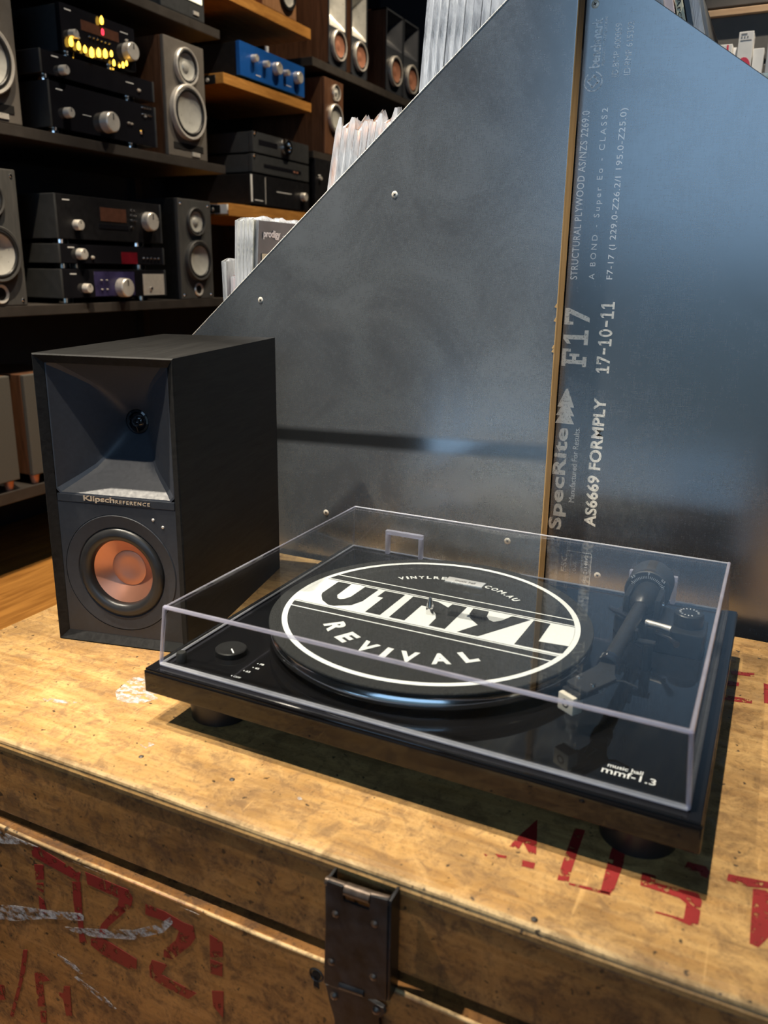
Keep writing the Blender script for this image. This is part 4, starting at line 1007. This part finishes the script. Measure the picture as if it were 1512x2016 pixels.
record(-0.462 - 0.020, 0.1262 - 0.062 + 0.0615, -0.01, 0.004, 'jacket_white', 'pale record slumped lowest at the left end of the lowest bin tier', G, True, 0.004, 31, height=0.262)
record(-0.455 - 0.020, 0.1258, 0.02, 0.004, 'jacket_red', 'red edged record second from the left end of the lowest bin tier', G, True, 0.004, 33, height=0.240)
# middle tier: white sleeves with crinkled tops over orange jackets
G = 'white sleeved records in the middle tier of the bin'
xs = [-0.3030, -0.2935, -0.2850, -0.2755, -0.2660, -0.2560, -0.2465, -0.2370, -0.2275]
for i, x in enumerate(xs):
    lean = 0.175 - 0.004 * i
    t_ = record(x - math.sin(lean) * 0.30, 0.2465, lean, 0.0055, 'jacket_orange' if i in (0, 4, 6) else 'jacket_white', 'white plastic sleeved record, %s from the left in the middle bin tier' % ordinal(i), G, True, 0.016, i * 3 + 2, height=0.302 + 0.004 * (i % 3))
    hh = 0.302 + 0.004 * (i % 3)
    MB().box(-0.0029, 0.0029, 0.0014, RL + .0006, hh - 0.028, hh + 0.0004, 0, 0, Matrix.Rotation(lean, 4, 'Y')).build('printed_band', 'jacket_orange', t_)
# upper tier: pale sleeves seen edge on
G = 'pale sleeved records in the upper tier of the bin'
xs = [-0.1835, -0.1745, -0.1655, -0.1545, -0.1455, -0.1350, -0.1255, -0.1150, -0.1050, -0.0955, -0.0860]
for i, x in enumerate(xs):
    lean = 0.085 - 0.003 * i
    record(x - math.sin(lean) * 0.295, 0.3665 + (0.001 * (i % 2)), lean, 0.0058, 'jacket_grey' if i == 6 else 'jacket_white', 'pale plastic sleeved record, %s from the left in the upper bin tier' % ordinal(i), G, True, 0.006, i * 5 + 1)
# right hand tier: mixed spines leaning the other way
G = 'coloured records on the right slope of the bin'
DR = [('jacket_white', 0.006, 'clear sleeved white record'), ('jacket_black', 0.004, 'thin black record'), ('jacket_blue', 0.004, 'thin pale blue and navy record'), ('jacket_pink', 0.009, 'pale pink thick record'), ('jacket_cream', 0.0075, 'cream record lettered on its spine'), ('jacket_black', 0.0065, 'gloss black record'), ('jacket_blue', 0.0060, 'navy record in a clear sleeve'), ('jacket_grey', 0.004, 'grey record')]
xs = [0.0640, 0.0705, 0.0760, 0.0845, 0.0945, 0.1025, 0.1100, 0.1165]
for i, (x, (mt_, th, ds)) in enumerate(zip(xs, DR)):
    lean = -0.235 - 0.006 * i
    r_ = record(x - math.sin(lean) * 0.285, 0.3465, lean, th, mt_, ds + ', %s from the left on the bin right slope' % ordinal(i), G, i in (0, 2, 6), 0.003, i * 7 + 3)
    if mt_ == 'jacket_cream':
        RR = Matrix.Rotation(lean, 4, 'Y')
        q = MB(); q.text('Arctic', RR @ Vector((-0.0024, 0.0018, 0.3125)), RR @ -Z, RR @ X, 0.030, 0.0046, 0.0002, 0.0); q.build('spine_text', 'ink', r_)

# ---------------------------------------------------------------- shelving along the left wall
SX = -1.5
def board(label, y0, y1, ztop, thick, depth=0.42, mt_='shelf_black', x=SX):
    o = MB().box(x - depth, x, y0, y1, ztop - thick, ztop, 0.0015).build('shelf_board', mt_)
    return tag(o, label, 'shelf', 'wall shelves')
board('long black shelf carrying the lower stack of three black hi-fi units', -0.6, 1.690, 0.282, 0.026)
board('long black shelf carrying the upper amplifiers with painted amber reflections', -0.6, 1.695, 0.705, 0.026)
board('highest long black shelf, over the amplifier with painted amber reflections', -0.6, 1.690, 1.103, 0.026)
board('lowest long black shelf, under the grilled speakers', -0.6, 2.25, -0.180, 0.030)
board('orange timber shelf carrying the blue amplifier', 1.700, 2.252, 0.986, 0.032, 0.42, 'shelf_wood')
board('highest orange timber shelf, above the blue amplifier', 1.700, 2.252, 1.239, 0.036, 0.42, 'shelf_wood')
board('orange timber shelf carrying three flat black hi-fi boxes', 1.705, 2.252, 0.590, 0.040, 0.42, 'shelf_wood')
board('black shelf carrying the copper coned speakers', 2.262, 3.62, 1.150, 0.030)
board('black shelf under the walnut speaker', 2.262, 3.62, 0.822, 0.026)
for z, n in ((0.966, 'under the blue amplifier'), (0.570, 'under the three flat black boxes')):
    b = thing('shelf_bracket', 'black shelf end bracket with bolt ' + n, 'bracket', (0, 0, 0), 0, 'shelf end brackets')
    MB().box(SX - 0.20, SX - 0.030, 1.6962, 1.6990 if z > .9 else 1.7035, z - 0.012, z + 0.014).build('plate', 'black_plastic', b)
    MB().lathe([(0.0, 0.004), (0.006, 0.003), (0.007, 0.0)], along((SX - 0.06, 1.6962, z), -Y), 20).build('bolt', 'silver', b)
o = MB().box(SX - 0.085, SX - 0.002, 1.6988, 1.7046, 0.556, 0.586).build('shelf_ticket', 'tag_white'); tag(o, 'white ticket on the end of the orange shelf below the flat black boxes', 'ticket')
for i, (y, n) in enumerate(((0.86, 'behind the leftmost amplifiers'), (1.72, 'beside the orange shelves'), (2.258, 'between orange shelves and copper coned speakers'))):
    u = MB(); u.box(-1.929, -1.900, y - 0.016, y + 0.016, FZ + 0.0, 2.2)
    ob = u.build('shelf_upright', 'shelf_black'); tag(ob, 'black slotted shelf upright ' + n, 'upright', 'shelf uprights')
    for k_ in range(6):
        for z_ in (0.33, 0.75): MB().box(-1.9002, -1.8996, y - 0.004, y + 0.004, z_ + k_ * 0.05, z_ + 0.022 + k_ * 0.05).build('slot', 'void', ob)

# ---------------------------------------------------------------- hi-fi on the shelves (fronts face +X)
def XF(x, y, z): return frame((x, y, z), Y, Z)            # local x -> +Y, local y -> +Z, local z -> +X (out of the front)
def knob(par, y, z, r, x, mt_='silver', name='knob', depth=0.018):
    m = MB(); m.lathe([(0.0, depth), (r * .86, depth), (r * .95, depth * .9), (r, 0.0)], along((x, y, z), X), 32); k_ = m.build(name, mt_, par)
    MB().box(-r * .07, r * .07, r * .2, r * .8, depth, depth + 0.0005, 0, 0, XF(x, y, z)).build('pointer', 'case_black', k_)
    return k_
def unit(name, label, cat, y0, y1, z0, z1, fascia, case='case_black', depth=0.33, inset=0.0, x=SX, group='stacked hi-fi units', foot='chrome', fh=0.012, cheeks=None):
    """case + front panel + four feet; things differ in what is added to them"""
    t = thing(name, label, cat, (0, 0, 0), 0, group)
    MB().box(x - depth, x - 0.016, y0 + 0.004, y1 - 0.004, z0 + fh, z1 - 0.001, 0.002).build('case', case, t)
    fp = MB().box(x - 0.016, x - inset, y0, y1, z0 + fh, z1, 0.0018).build('front_panel', fascia, t)
    if cheeks:
        for ya in (y0 - 0.001, y1 - 0.005): MB().box(x - depth * .9, x + 0.003, ya, ya + 0.007, z0 + fh, z1, 0.002).build('side_cheek', cheeks, t)
    for (fx, fy_) in ((x - 0.035, y0 + 0.045), (x - 0.035, y1 - 0.07), (x - depth + 0.04, y0 + 0.045), (x - depth + 0.04, y1 - 0.07)):
        MB().cyl(0.020, z0 + 0.0003, z0 + fh + 0.0005, Matrix.Translation((fx, fy_, 0)), 28, ch=0.0015).build('foot', foot, t)
    return t, fp
def dots(par, pts, r, x, mt_='chrome', name='button'):
    for (y, z) in pts: MB().lathe([(0.0, 0.006), (r * .7, 0.005), (r, 0.0)], along((x, y, z), X), 14).build(name, mt_, par)
def marks(par, items, x, mt_='tag_white'):
    m = MB()
    for (y, z, w, h_) in items: m.box(x, x + 0.0004, y, y + w, z, z + h_)
    m.build('printed_marking', mt_, par)

# upper stack on the amplifier shelf
t, fp = unit('integrated_amplifier', 'gloss black amplifier with one large silver knob, lowest of the upper stack', 'amplifier', 0.968, 1.362, 0.7055, 0.826, 'gloss_black', cheeks='case_grey')
knob(fp, 1.025, 0.758, 0.013, SX); knob(fp, 1.165, 0.756, 0.027, SX, depth=0.026); dots(fp, [(1.302, 0.752)], 0.007, SX); dots(fp, [(1.250, 0.768), (1.262, 0.767), (1.320, 0.795)], 0.003, SX, 'silver', 'indicator')
dots(fp, [(1.310 + .011 * i, 0.800 + .018 * j) for i in range(4) for j in range(2)], 0.0032, SX)
marks(fp, [(0.995, 0.808, 0.022, 0.003), (1.08, 0.762, 0.03, 0.0015)], SX)
t, fp = unit('preamplifier', 'wide low black preamplifier between the red digit unit and the lowest amplifier', 'amplifier', 0.950, 1.360, 0.8265, 0.893, 'gloss_black', cheeks='case_grey')
knob(fp, 1.020, 0.856, 0.012, SX); marks(fp, [(0.990, 0.882, 0.022, 0.003), (1.25, 0.872, 0.03, 0.002)], SX)
dots(fp, [(1.300, 0.860)], 0.005, SX, 'silver')
t, fp = unit('top_amplifier', 'black unit with painted amber reflections and red display digit, topmost of the upper stack', 'amplifier', 1.030, 1.296, 0.8935, 1.014, 'gloss_black', 'case_grey')
MB().box(SX - 0.001, SX + 0.001, 1.098, 1.232, 0.966, 0.990).build('display', 'display', fp)
MB().text('0', (SX + 0.0012, 1.168, 0.970), Y, Z, 0.010, 0.016, 0.0003, 0.03).build('display_digit', 'red_digit', fp)
dots(fp, [(1.125 + .014 * i, 0.956 - 0.0002 * i) for i in range(6)], 0.0032, SX)
knob(fp, 1.062, 0.947, 0.011, SX); knob(fp, 1.266, 0.950, 0.024, SX, depth=0.022); dots(fp, [(1.085, 0.944), (1.262, 0.978)], 0.004, SX, 'silver')
marks(fp, [(1.045, 1.000, 0.022, 0.003), (1.24, 0.994, 0.03, 0.002)], SX)
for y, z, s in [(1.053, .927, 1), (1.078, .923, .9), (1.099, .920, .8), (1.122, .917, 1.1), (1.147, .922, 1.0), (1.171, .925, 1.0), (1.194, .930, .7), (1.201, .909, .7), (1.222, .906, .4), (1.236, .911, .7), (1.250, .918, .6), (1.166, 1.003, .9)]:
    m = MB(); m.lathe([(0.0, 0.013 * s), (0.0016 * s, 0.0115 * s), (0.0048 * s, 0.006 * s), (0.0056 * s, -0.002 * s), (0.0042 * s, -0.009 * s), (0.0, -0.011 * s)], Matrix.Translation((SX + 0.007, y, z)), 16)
    m.build('amber_reflection', 'amber', fp)  # glowing beads shaped after warm reflections in the front panel
# lower stack
t, fp = unit('power_amplifier', 'black amplifier with violet and silver reflections and centre knob, lowest of the lower stack', 'amplifier', 0.956, 1.366, 0.2825, 0.372, 'gloss_black', cheeks='case_grey', fh=0.014)
MB().box(SX, SX + 0.0008, 1.075, 1.232, 0.300, 0.366).build('fascia_reflection', 'violet_reflection', fp); MB().box(SX, SX + 0.0008, 1.268, 1.360, 0.299, 0.360).build('fascia_reflection', 'silver', fp)  # violet and silver reflections painted on as thin plates
knob(fp, 1.040, 0.322, 0.013, SX); knob(fp, 1.178, 0.322, 0.027, SX, depth=0.026); dots(fp, [(1.300, 0.318)], 0.006, SX); marks(fp, [(0.99, 0.358, 0.022, 0.003)], SX)
dots(fp, [(1.10, 0.318), (1.12, 0.318), (1.10, 0.343), (1.12, 0.343)], 0.0025, SX, 'silver', 'indicator')
t, fp = unit('tuner', 'low black tuner with painted crimson reflection, middle of the lower stack', 'tuner', 0.956, 1.364, 0.3725, 0.436, 'gloss_black', cheeks='case_grey', fh=0.014)
MB().box(SX, SX + 0.0008, 1.185, 1.250, 0.388, 0.420).build('fascia_reflection', 'red_reflection', fp)  # red reflection painted on as a thin plate
knob(fp, 1.030, 0.411, 0.015, SX); dots(fp, [(1.278 + .016 * i, 0.405) for i in range(5)], 0.0035, SX); dots(fp, [(1.075, 0.403)], 0.005, SX, 'silver'); marks(fp, [(0.99, 0.426, 0.022, 0.003)], SX)
t, fp = unit('compact_disc_player', 'black disc player with slot drawer and round silver knob, topmost of the lower stack', 'disc player', 0.956, 1.360, 0.4365, 0.560, 'case_black', cheeks='case_grey', fh=0.012)
MB().box(SX - 0.001, SX + 0.0012, 1.115, 1.215, 0.500, 0.536, 0.0004).build('display', 'display', fp); MB().box(SX - 0.001, SX + 0.0014, 1.108, 1.222, 0.480, 0.492, 0.0006).build('disc_drawer', 'gloss_black', fp)
knob(fp, 1.026, 0.485, 0.014, SX); knob(fp, 1.304, 0.508, 0.027, SX, depth=0.022); dots(fp, [(1.236 + .014 * i, 0.535 - .0135 * j) for i in range(2) for j in range(3)] + [(1.234, 0.489)], 0.0035, SX); marks(fp, [(0.985, 0.545, 0.024, 0.003)], SX)
# blue amplifier and the stick on it
t, fp = unit('blue_amplifier', 'royal blue fronted amplifier with silver knobs on the orange shelf', 'amplifier', 1.795, 2.203, 0.9865, 1.100, 'blue', 'case_black', group='single amplifiers', fh=0.010, foot='black_plastic')
for y, z, r in ((1.868, 1.060, .012), (1.937, 1.056, .011), (2.007, 1.056, .021), (2.066, 1.054, .010), (2.145, 1.053, .021)): knob(fp, y, z, r, SX, 'silver', depth=.02)
marks(fp, [(1.885, 1.012, .03, .003), (2.06, 1.016, .05, .002)], SX)
o = MB().cyl(0.007, 1.1002, 1.128, Matrix.Translation((SX - 0.03, 2.000, 0)), 20, ch=.001).build('white_stick', 'tag_white'); tag(o, 'short white stick standing on the blue amplifier', 'stick')
# three flat black units on the lower orange shelf
t, fp = unit('streamer', 'flat black box with blue lit edge, lowest of the three on the orange shelf', 'streamer', 1.832, 2.229, 0.5905, 0.697, 'case_black', 'case_black', group='flat black boxes on the orange shelf', fh=0.006, foot='black_plastic', depth=.36)
MB().box(SX, SX + 0.001, 1.836, 1.846, 0.605, 0.694).build('lit_edge', 'tag_white', fp); MB().box(SX, SX + 0.0008, 1.925, 1.929, 0.602, 0.692).build('trim_strip', 'silver', fp); knob(fp, 2.177, 0.645, 0.016, SX); marks(fp, [(1.86, 0.610, .05, .003), (2.0, 0.648, .10, .003)], SX)
t, fp = unit('network_player', 'flat dark grey box, middle of the three on the orange shelf', 'network player', 1.850, 2.228, 0.6975, 0.762, 'case_grey', 'case_grey', group='flat black boxes on the orange shelf', fh=0.006, foot='black_plastic', depth=.34)
MB().box(SX, SX + 0.0008, 1.92, 2.17, 0.724, 0.736).build('display_slot', 'gloss_black', fp); dots(fp, [(2.12, 0.728), (2.14, 0.728)], 0.004, SX, 'copper'); dots(fp, [(1.862, .757)], .006, SX)
t, fp = unit('digital_converter', 'flat dark grey box with round silver dial, topmost of the three on the orange shelf', 'converter', 1.856, 2.228, 0.7625, 0.835, 'case_grey', 'case_grey', group='flat black boxes on the orange shelf', fh=0.006, foot='black_plastic', depth=.32)
MB().box(SX, SX + 0.0008, 1.89, 2.01, 0.795, 0.812).build('display_slot', 'gloss_black', fp); m = MB(); m.lathe([(0.013, 0.004), (0.016, 0.014), (0.024, 0.016), (0.029, 0.012), (0.030, 0.0)], along((SX, 2.062, 0.806), X), 36); m.build('dial', 'chrome', fp); dots(fp, [(1.868, .830)], .006, SX)

# ---------------------------------------------------------------- loudspeakers on the shelves
def speaker(name, label, y0, y1, z0, z1, cabm, bafm, drivers, depth=0.26, x=SX, ports=(), magnets=(), horn=None, group='shelf loudspeakers', feet=0.0, plate=None, grille=False):
    t = thing(name, label, 'speaker', (0, 0, 0), 0, group)
    zb = z0 + feet
    zc = horn[2] if horn else z1
    if horn:
        c = MB(); c.box(x - depth, x - 0.075, y0, y1, zb, z1, 0.002)
        q_ = MB()
        for a in ((y0, y0 + .006, zb, z1), (y1 - .006, y1, zb, z1), (y0, y1, zb, zb + .006), (y0, y1, z1 - .006, z1)): c.box(x - 0.076, x - .004, *a); q_.box(x - .004, x, *a)
        q_.build('front_frame', bafm, t)
        c.build('cabinet', cabm, t)
        b = MB().box(x - 0.074, x - 0.002, y0 + .006, y1 - .006, zb + .006, zc - .0005).build('baffle', bafm, t)
        hy, hz, hw, hh_ = (y0 + y1) / 2, (zc + z1 - .006) / 2, (y1 - y0) / 2 - .006, (z1 - .006 - zc) / 2
        m = MB(); rg = [superring(hw, hh_, 60, 0, hy, hz), superring(hw * .80, hh_ * .80, 30, .012, hy, hz), superring(hw * .5, hh_ * .55, 10, .034, hy, hz), superring(hw * .26, hh_ * .26, 2, .06, hy, hz), superring(hw * .22, hh_ * .22, 2, .066, hy, hz)]
        m.loft([[(x - .002 - q, a, c_) for a, c_, q in r] for r in rg], None, 0, True)
        hn_ = m.build('horn', horn[0], t, 0.35); MB().lathe([(0.0, 0.006), (0.007, 0.004), (0.011, 0.0)], along((x - 0.066, hy, hz), X), 24).build('tweeter', 'chrome', hn_)
    else:
        MB().box(x - depth, x - 0.014, y0, y1, zb, z1, 0.002).build('cabinet', cabm, t)
        b = MB().box(x - 0.014, x, y0, y1, zb, z1, 0.003).build('baffle' if not grille else 'grille', bafm, t)
    for kind, yc, zc_, r, cone, ring in drivers:
        f = along((x, yc, zc_), X)
        dp = min(.016, r * .24)                                # the frame stands proud, the cone is dished inside it
        m = MB(); m.lathe([(r, 0.0), (r, dp - .002), (r * .96, dp), (r * .88, dp - .001), (r * .86, .001)], f, 48); d = m.build(kind, ring, t)
        m = MB(); m.lathe([(r * .88, dp - .004)] + [(r * .80 + r * .07 * math.cos(a), dp - .005 + r * .07 * math.sin(a)) for a in [i * PI / 8 for i in range(9)]] + [(r * .71, dp - .006)], f, 48); m.build('surround', 'surround', d)
        m = MB()
        if kind == 'tweeter': m.lathe([(r * .72, dp - .006), (r * .5, .0012), (r * .30, .0010), (r * .27, .004), (r * .16, .0065), (0, .0072)], f, 40)
        elif cone == 'copper': m.lathe([(r * .73, dp - .005), (r * .36, .0012), (r * .32, .0012), (r * .2, .0030), (0, .0040)], f, 40)
        else: m.lathe([(r * .73, dp - .005), (r * .60, dp - .009), (r * .40, .0025), (r * .2, .0010), (0, .0006)], f, 40)
        m.build('cone', cone, d)
    for (yc, zc_, r) in ports:
        f = along((x, yc, zc_), X); m = MB(); m.lathe([(r, 0.0), (r * .92, .003), (r * .7, .0012), (r * .62, .0006)], f, 32); p_ = m.build('port', 'silver', t); m = MB(); m.cyl(r * .66, 0.0003, 0.0007, f, 28); m.build('port_hole', 'void', p_)
    for (yc, zc_) in magnets: MB().lathe([(0.0, .003), (.003, .0025), (.0045, 0.0)], along((x, yc, zc_), X), 14).build('screw', 'chrome', t)
    if plate:
        MB().box(x, x + .0015, *plate).build('slot_port', 'void', t)
        MB().box(x, x + .0025, plate[1] - .055, plate[1] - .018, plate[2] - .014, plate[2] - .002).build('badge', 'silver', t)
    if feet:
        for yy in (y0 + .02, y1 - .02):
            for xx in (x - .02, x - depth + .03): MB().cyl(.010, z0 + .0002, zb + .0005, Matrix.Translation((xx, yy, 0)), 16, r2=.013).build('foot', 'copper', t)
    return t
CS, SI = 'cone_silver', 'silver'
speaker('stand_speaker', 'taupe fronted walnut speaker right of the upper amplifier stack', 1.416, 1.602, 0.7055, 1.031, 'walnut', 'taupe_baffle', [('tweeter', 1.510, .962, .052, CS, SI), ('woofer', 1.508, .835, .078, CS, SI)], plate=(1.44, 1.58, .728, .746))
speaker('stand_speaker', 'taupe fronted walnut speaker left of the upper amplifier stack', 0.690, 0.882, 0.7055, 1.031, 'walnut', 'taupe_baffle', [('tweeter', .784, .962, .052, CS, SI), ('woofer', .786, .835, .078, CS, SI)], plate=(0.72, 0.86, .728, .746))
mg = lambda y0, y1, z0, z1: [(y0 + .014, z0 + .014), (y1 - .014, z0 + .014), (y0 + .014, z1 - .014), (y1 - .014, z1 - .014)]
speaker('bookshelf_speaker', 'dark ash speaker with silver port right of the lower hi-fi stack', 1.442, 1.606, 0.2825, 0.586, 'cab_vinyl', 'grey_baffle', [('tweeter', 1.524, .520, .043, CS, 'grey_baffle'), ('woofer', 1.526, .402, .062, CS, 'grey_baffle')], ports=[(1.528, .312, .021)], magnets=mg(1.442, 1.606, .2825, .586))
speaker('bookshelf_speaker', 'dark ash speaker with silver port left of the lower hi-fi stack', 0.680, 0.844, 0.2825, 0.602, 'cab_vinyl', 'grey_baffle', [('tweeter', .756, .530, .043, CS, 'grey_baffle'), ('woofer', .762, .405, .066, CS, 'grey_baffle')], ports=[(.766, .312, .024)], magnets=mg(.680, .844, .2825, .602))
speaker('grilled_speaker', 'speaker with dark cloth grille at the left end of the lowest shelf', 0.590, 0.764, -0.180, 0.113, 'walnut', 'grille', [], feet=0.026, grille=True, group='grilled speakers on the lowest shelf')
speaker('grilled_speaker', 'speaker with dark cloth grille on the lowest shelf, nearest the black chest speaker', 0.806, 0.975, -0.180, 0.110, 'walnut', 'grille', [], feet=0.026, grille=True, group='grilled speakers on the lowest shelf')
t = speaker('wall_speaker', 'silver edged speaker with lit cream front on the highest black shelf', 1.415, 1.615, 1.1035, 1.36, 'case_grey', 'case_grey', [])
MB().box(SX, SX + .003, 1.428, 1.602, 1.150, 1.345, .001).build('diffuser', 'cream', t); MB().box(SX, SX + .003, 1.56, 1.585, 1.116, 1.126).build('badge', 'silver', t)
speaker('oak_speaker', 'oak speaker with silver driver on the highest orange shelf', 1.935, 2.152, 1.2395, 1.55, 'oak', 'oak', [('woofer', 2.088, 1.305, .048, CS, 'black_plastic')])
speaker('walnut_speaker', 'tall walnut speaker with two silver drivers beside the orange shelves', 2.352, 2.505, 0.8225, 1.100, 'walnut', 'walnut', [('tweeter', 2.442, 1.056, .030, CS, SI), ('woofer', 2.432, .962, .052, CS, SI)], depth=.34)
for i, (a, b_, zf, hm, n) in enumerate(((2.388, 2.530, 1.290, 'cone_silver', 'first'), (2.574, 2.712, 1.295, 'cone_silver', 'second'), (2.895, 3.070, 1.330, 'horn', 'third'), (3.078, 3.245, 1.330, 'horn', 'fourth'))):
    yc = (a + b_) / 2
    speaker('copper_cone_speaker', ('pale horned' if i < 2 else 'dark horned') + ' speaker with copper cone, %s along from the orange shelves' % n, a, b_, 1.1505, 1.475, 'walnut', 'baffle', [('woofer', yc, 1.228 if i < 2 else 1.240, .056 if i < 2 else .062, 'copper', SI)], horn=(hm, 0, zf), group='copper coned speakers on the far shelf', depth=.30)
t, fp = unit('subwoofer_amplifier', 'small black box right of the three flat boxes, half behind the bin', 'amplifier', 2.275, 2.46, 0.600, 0.8, 'case_black', group='single amplifiers', foot='black_plastic'); MB().cyl(0.006, 0, .01, along((SX, 2.31, .725), X), 16).build('knob', 'silver', fp); marks(fp, [(2.30, .735, .02, .004)], SX)
o = MB().box(SX - .40, SX + .01, 2.262, 3.0, 0.575, 0.600).build('shelf_board', 'shelf_black'); tag(o, 'black shelf under the small black amplifier box', 'shelf', 'wall shelves')

# ---------------------------------------------------------------- slatted display behind the bin, right
SY = 1.25
sw = MB()
for i in range(24): sw.box(0.00, 2.2, SY, SY + 0.02, FZ + i * 0.10 + .006, FZ + (i + 1) * 0.10 - .002, .002)
sw.box(0.00, 2.2, SY + 0.015, SY + 0.03, FZ, FZ + 2.4)
slat = sw.build('wall_display', 'slat'); slat['kind'] = 'structure'
o = MB().box(0.00, 2.2, SY - 0.012, SY - 0.0005, 0.868, 0.880, .001).build('trim_1', 'slat_wood'); o['kind'] = 'structure'
o = MB().box(0.00, 1.3, 1.04, SY - 0.001, 0.714, 0.720).build('glass_shelf', 'glass_shelf'); tag(o, 'thin glass shelf carrying small white boxes behind the bin', 'shelf')
def carton(label, x0, x1, y0, y1, z1, mt_='box_white', red=None, rz=0.0, lines=(), group='small cartons on the glass shelf'):
    cx, cy = (x0 + x1) / 2, (y0 + y1) / 2
    t = thing('carton', label, 'box', (cx, cy, 0.7202), rz, group); w, d, h_ = (x1 - x0) / 2, (y1 - y0) / 2, z1 - 0.7202
    b = MB().box(-w, w, -d, d, 0, h_, .0008).build('box_body', mt_, t)
    if red: m = MB(); m.prism(red(w, h_), 0, .0003, frame((0, -d, 0), X, Z)); m.build('printed_panel', 'box_red', b)
    if lines:
        m = MB()
        for (a, c, e, g) in lines: m.box(a * w, c * w, -d - .0003, -d, e * h_, g * h_)
        m.build('printed_text', 'ink_grey', b)
    return t
arc = lambda w, h_: [(w * math.cos(a) * 1.0, h_ * .18 + h_ * .26 * math.sin(a)) for a in [i * PI / 12 for i in range(13)]] + [(-w, 0.02 * h_), (w, .02 * h_)]
side = lambda w, h_: [(w * .45, h_ * .2), (w * .8, h_ * .2), (w * .7, h_ * .98), (w * .55, h_ * .98)]
carton('tall white carton with crimson arc, foremost on the glass shelf', 0.0870, 0.1110, 1.062, 1.100, 0.794, red=arc, lines=((-.7, .1, .93, .96), (-.7, -.5, .86, .90), (-.3, -.1, .86, .90), (0.1, .3, .86, .90), (-.75, .75, .80, .82)))
carton('white carton with crimson side stripe, leftmost on the glass shelf', 0.0360, 0.0770, 1.070, 1.110, 0.778, red=side, lines=((-.5, -.35, .86, .93), (-.1, .0, .86, .93)))
carton('plain white carton right of the tall one on the glass shelf', 0.1125, 0.1300, 1.075, 1.110, 0.768)
carton('blank grey carton at the right end of the glass shelf', 0.1345, 0.1750, 1.085, 1.120, 0.795, 'box_grey')
carton('small white carton between the striped and the tall cartons', 0.0785, 0.0862, 1.080, 1.110, 0.774)
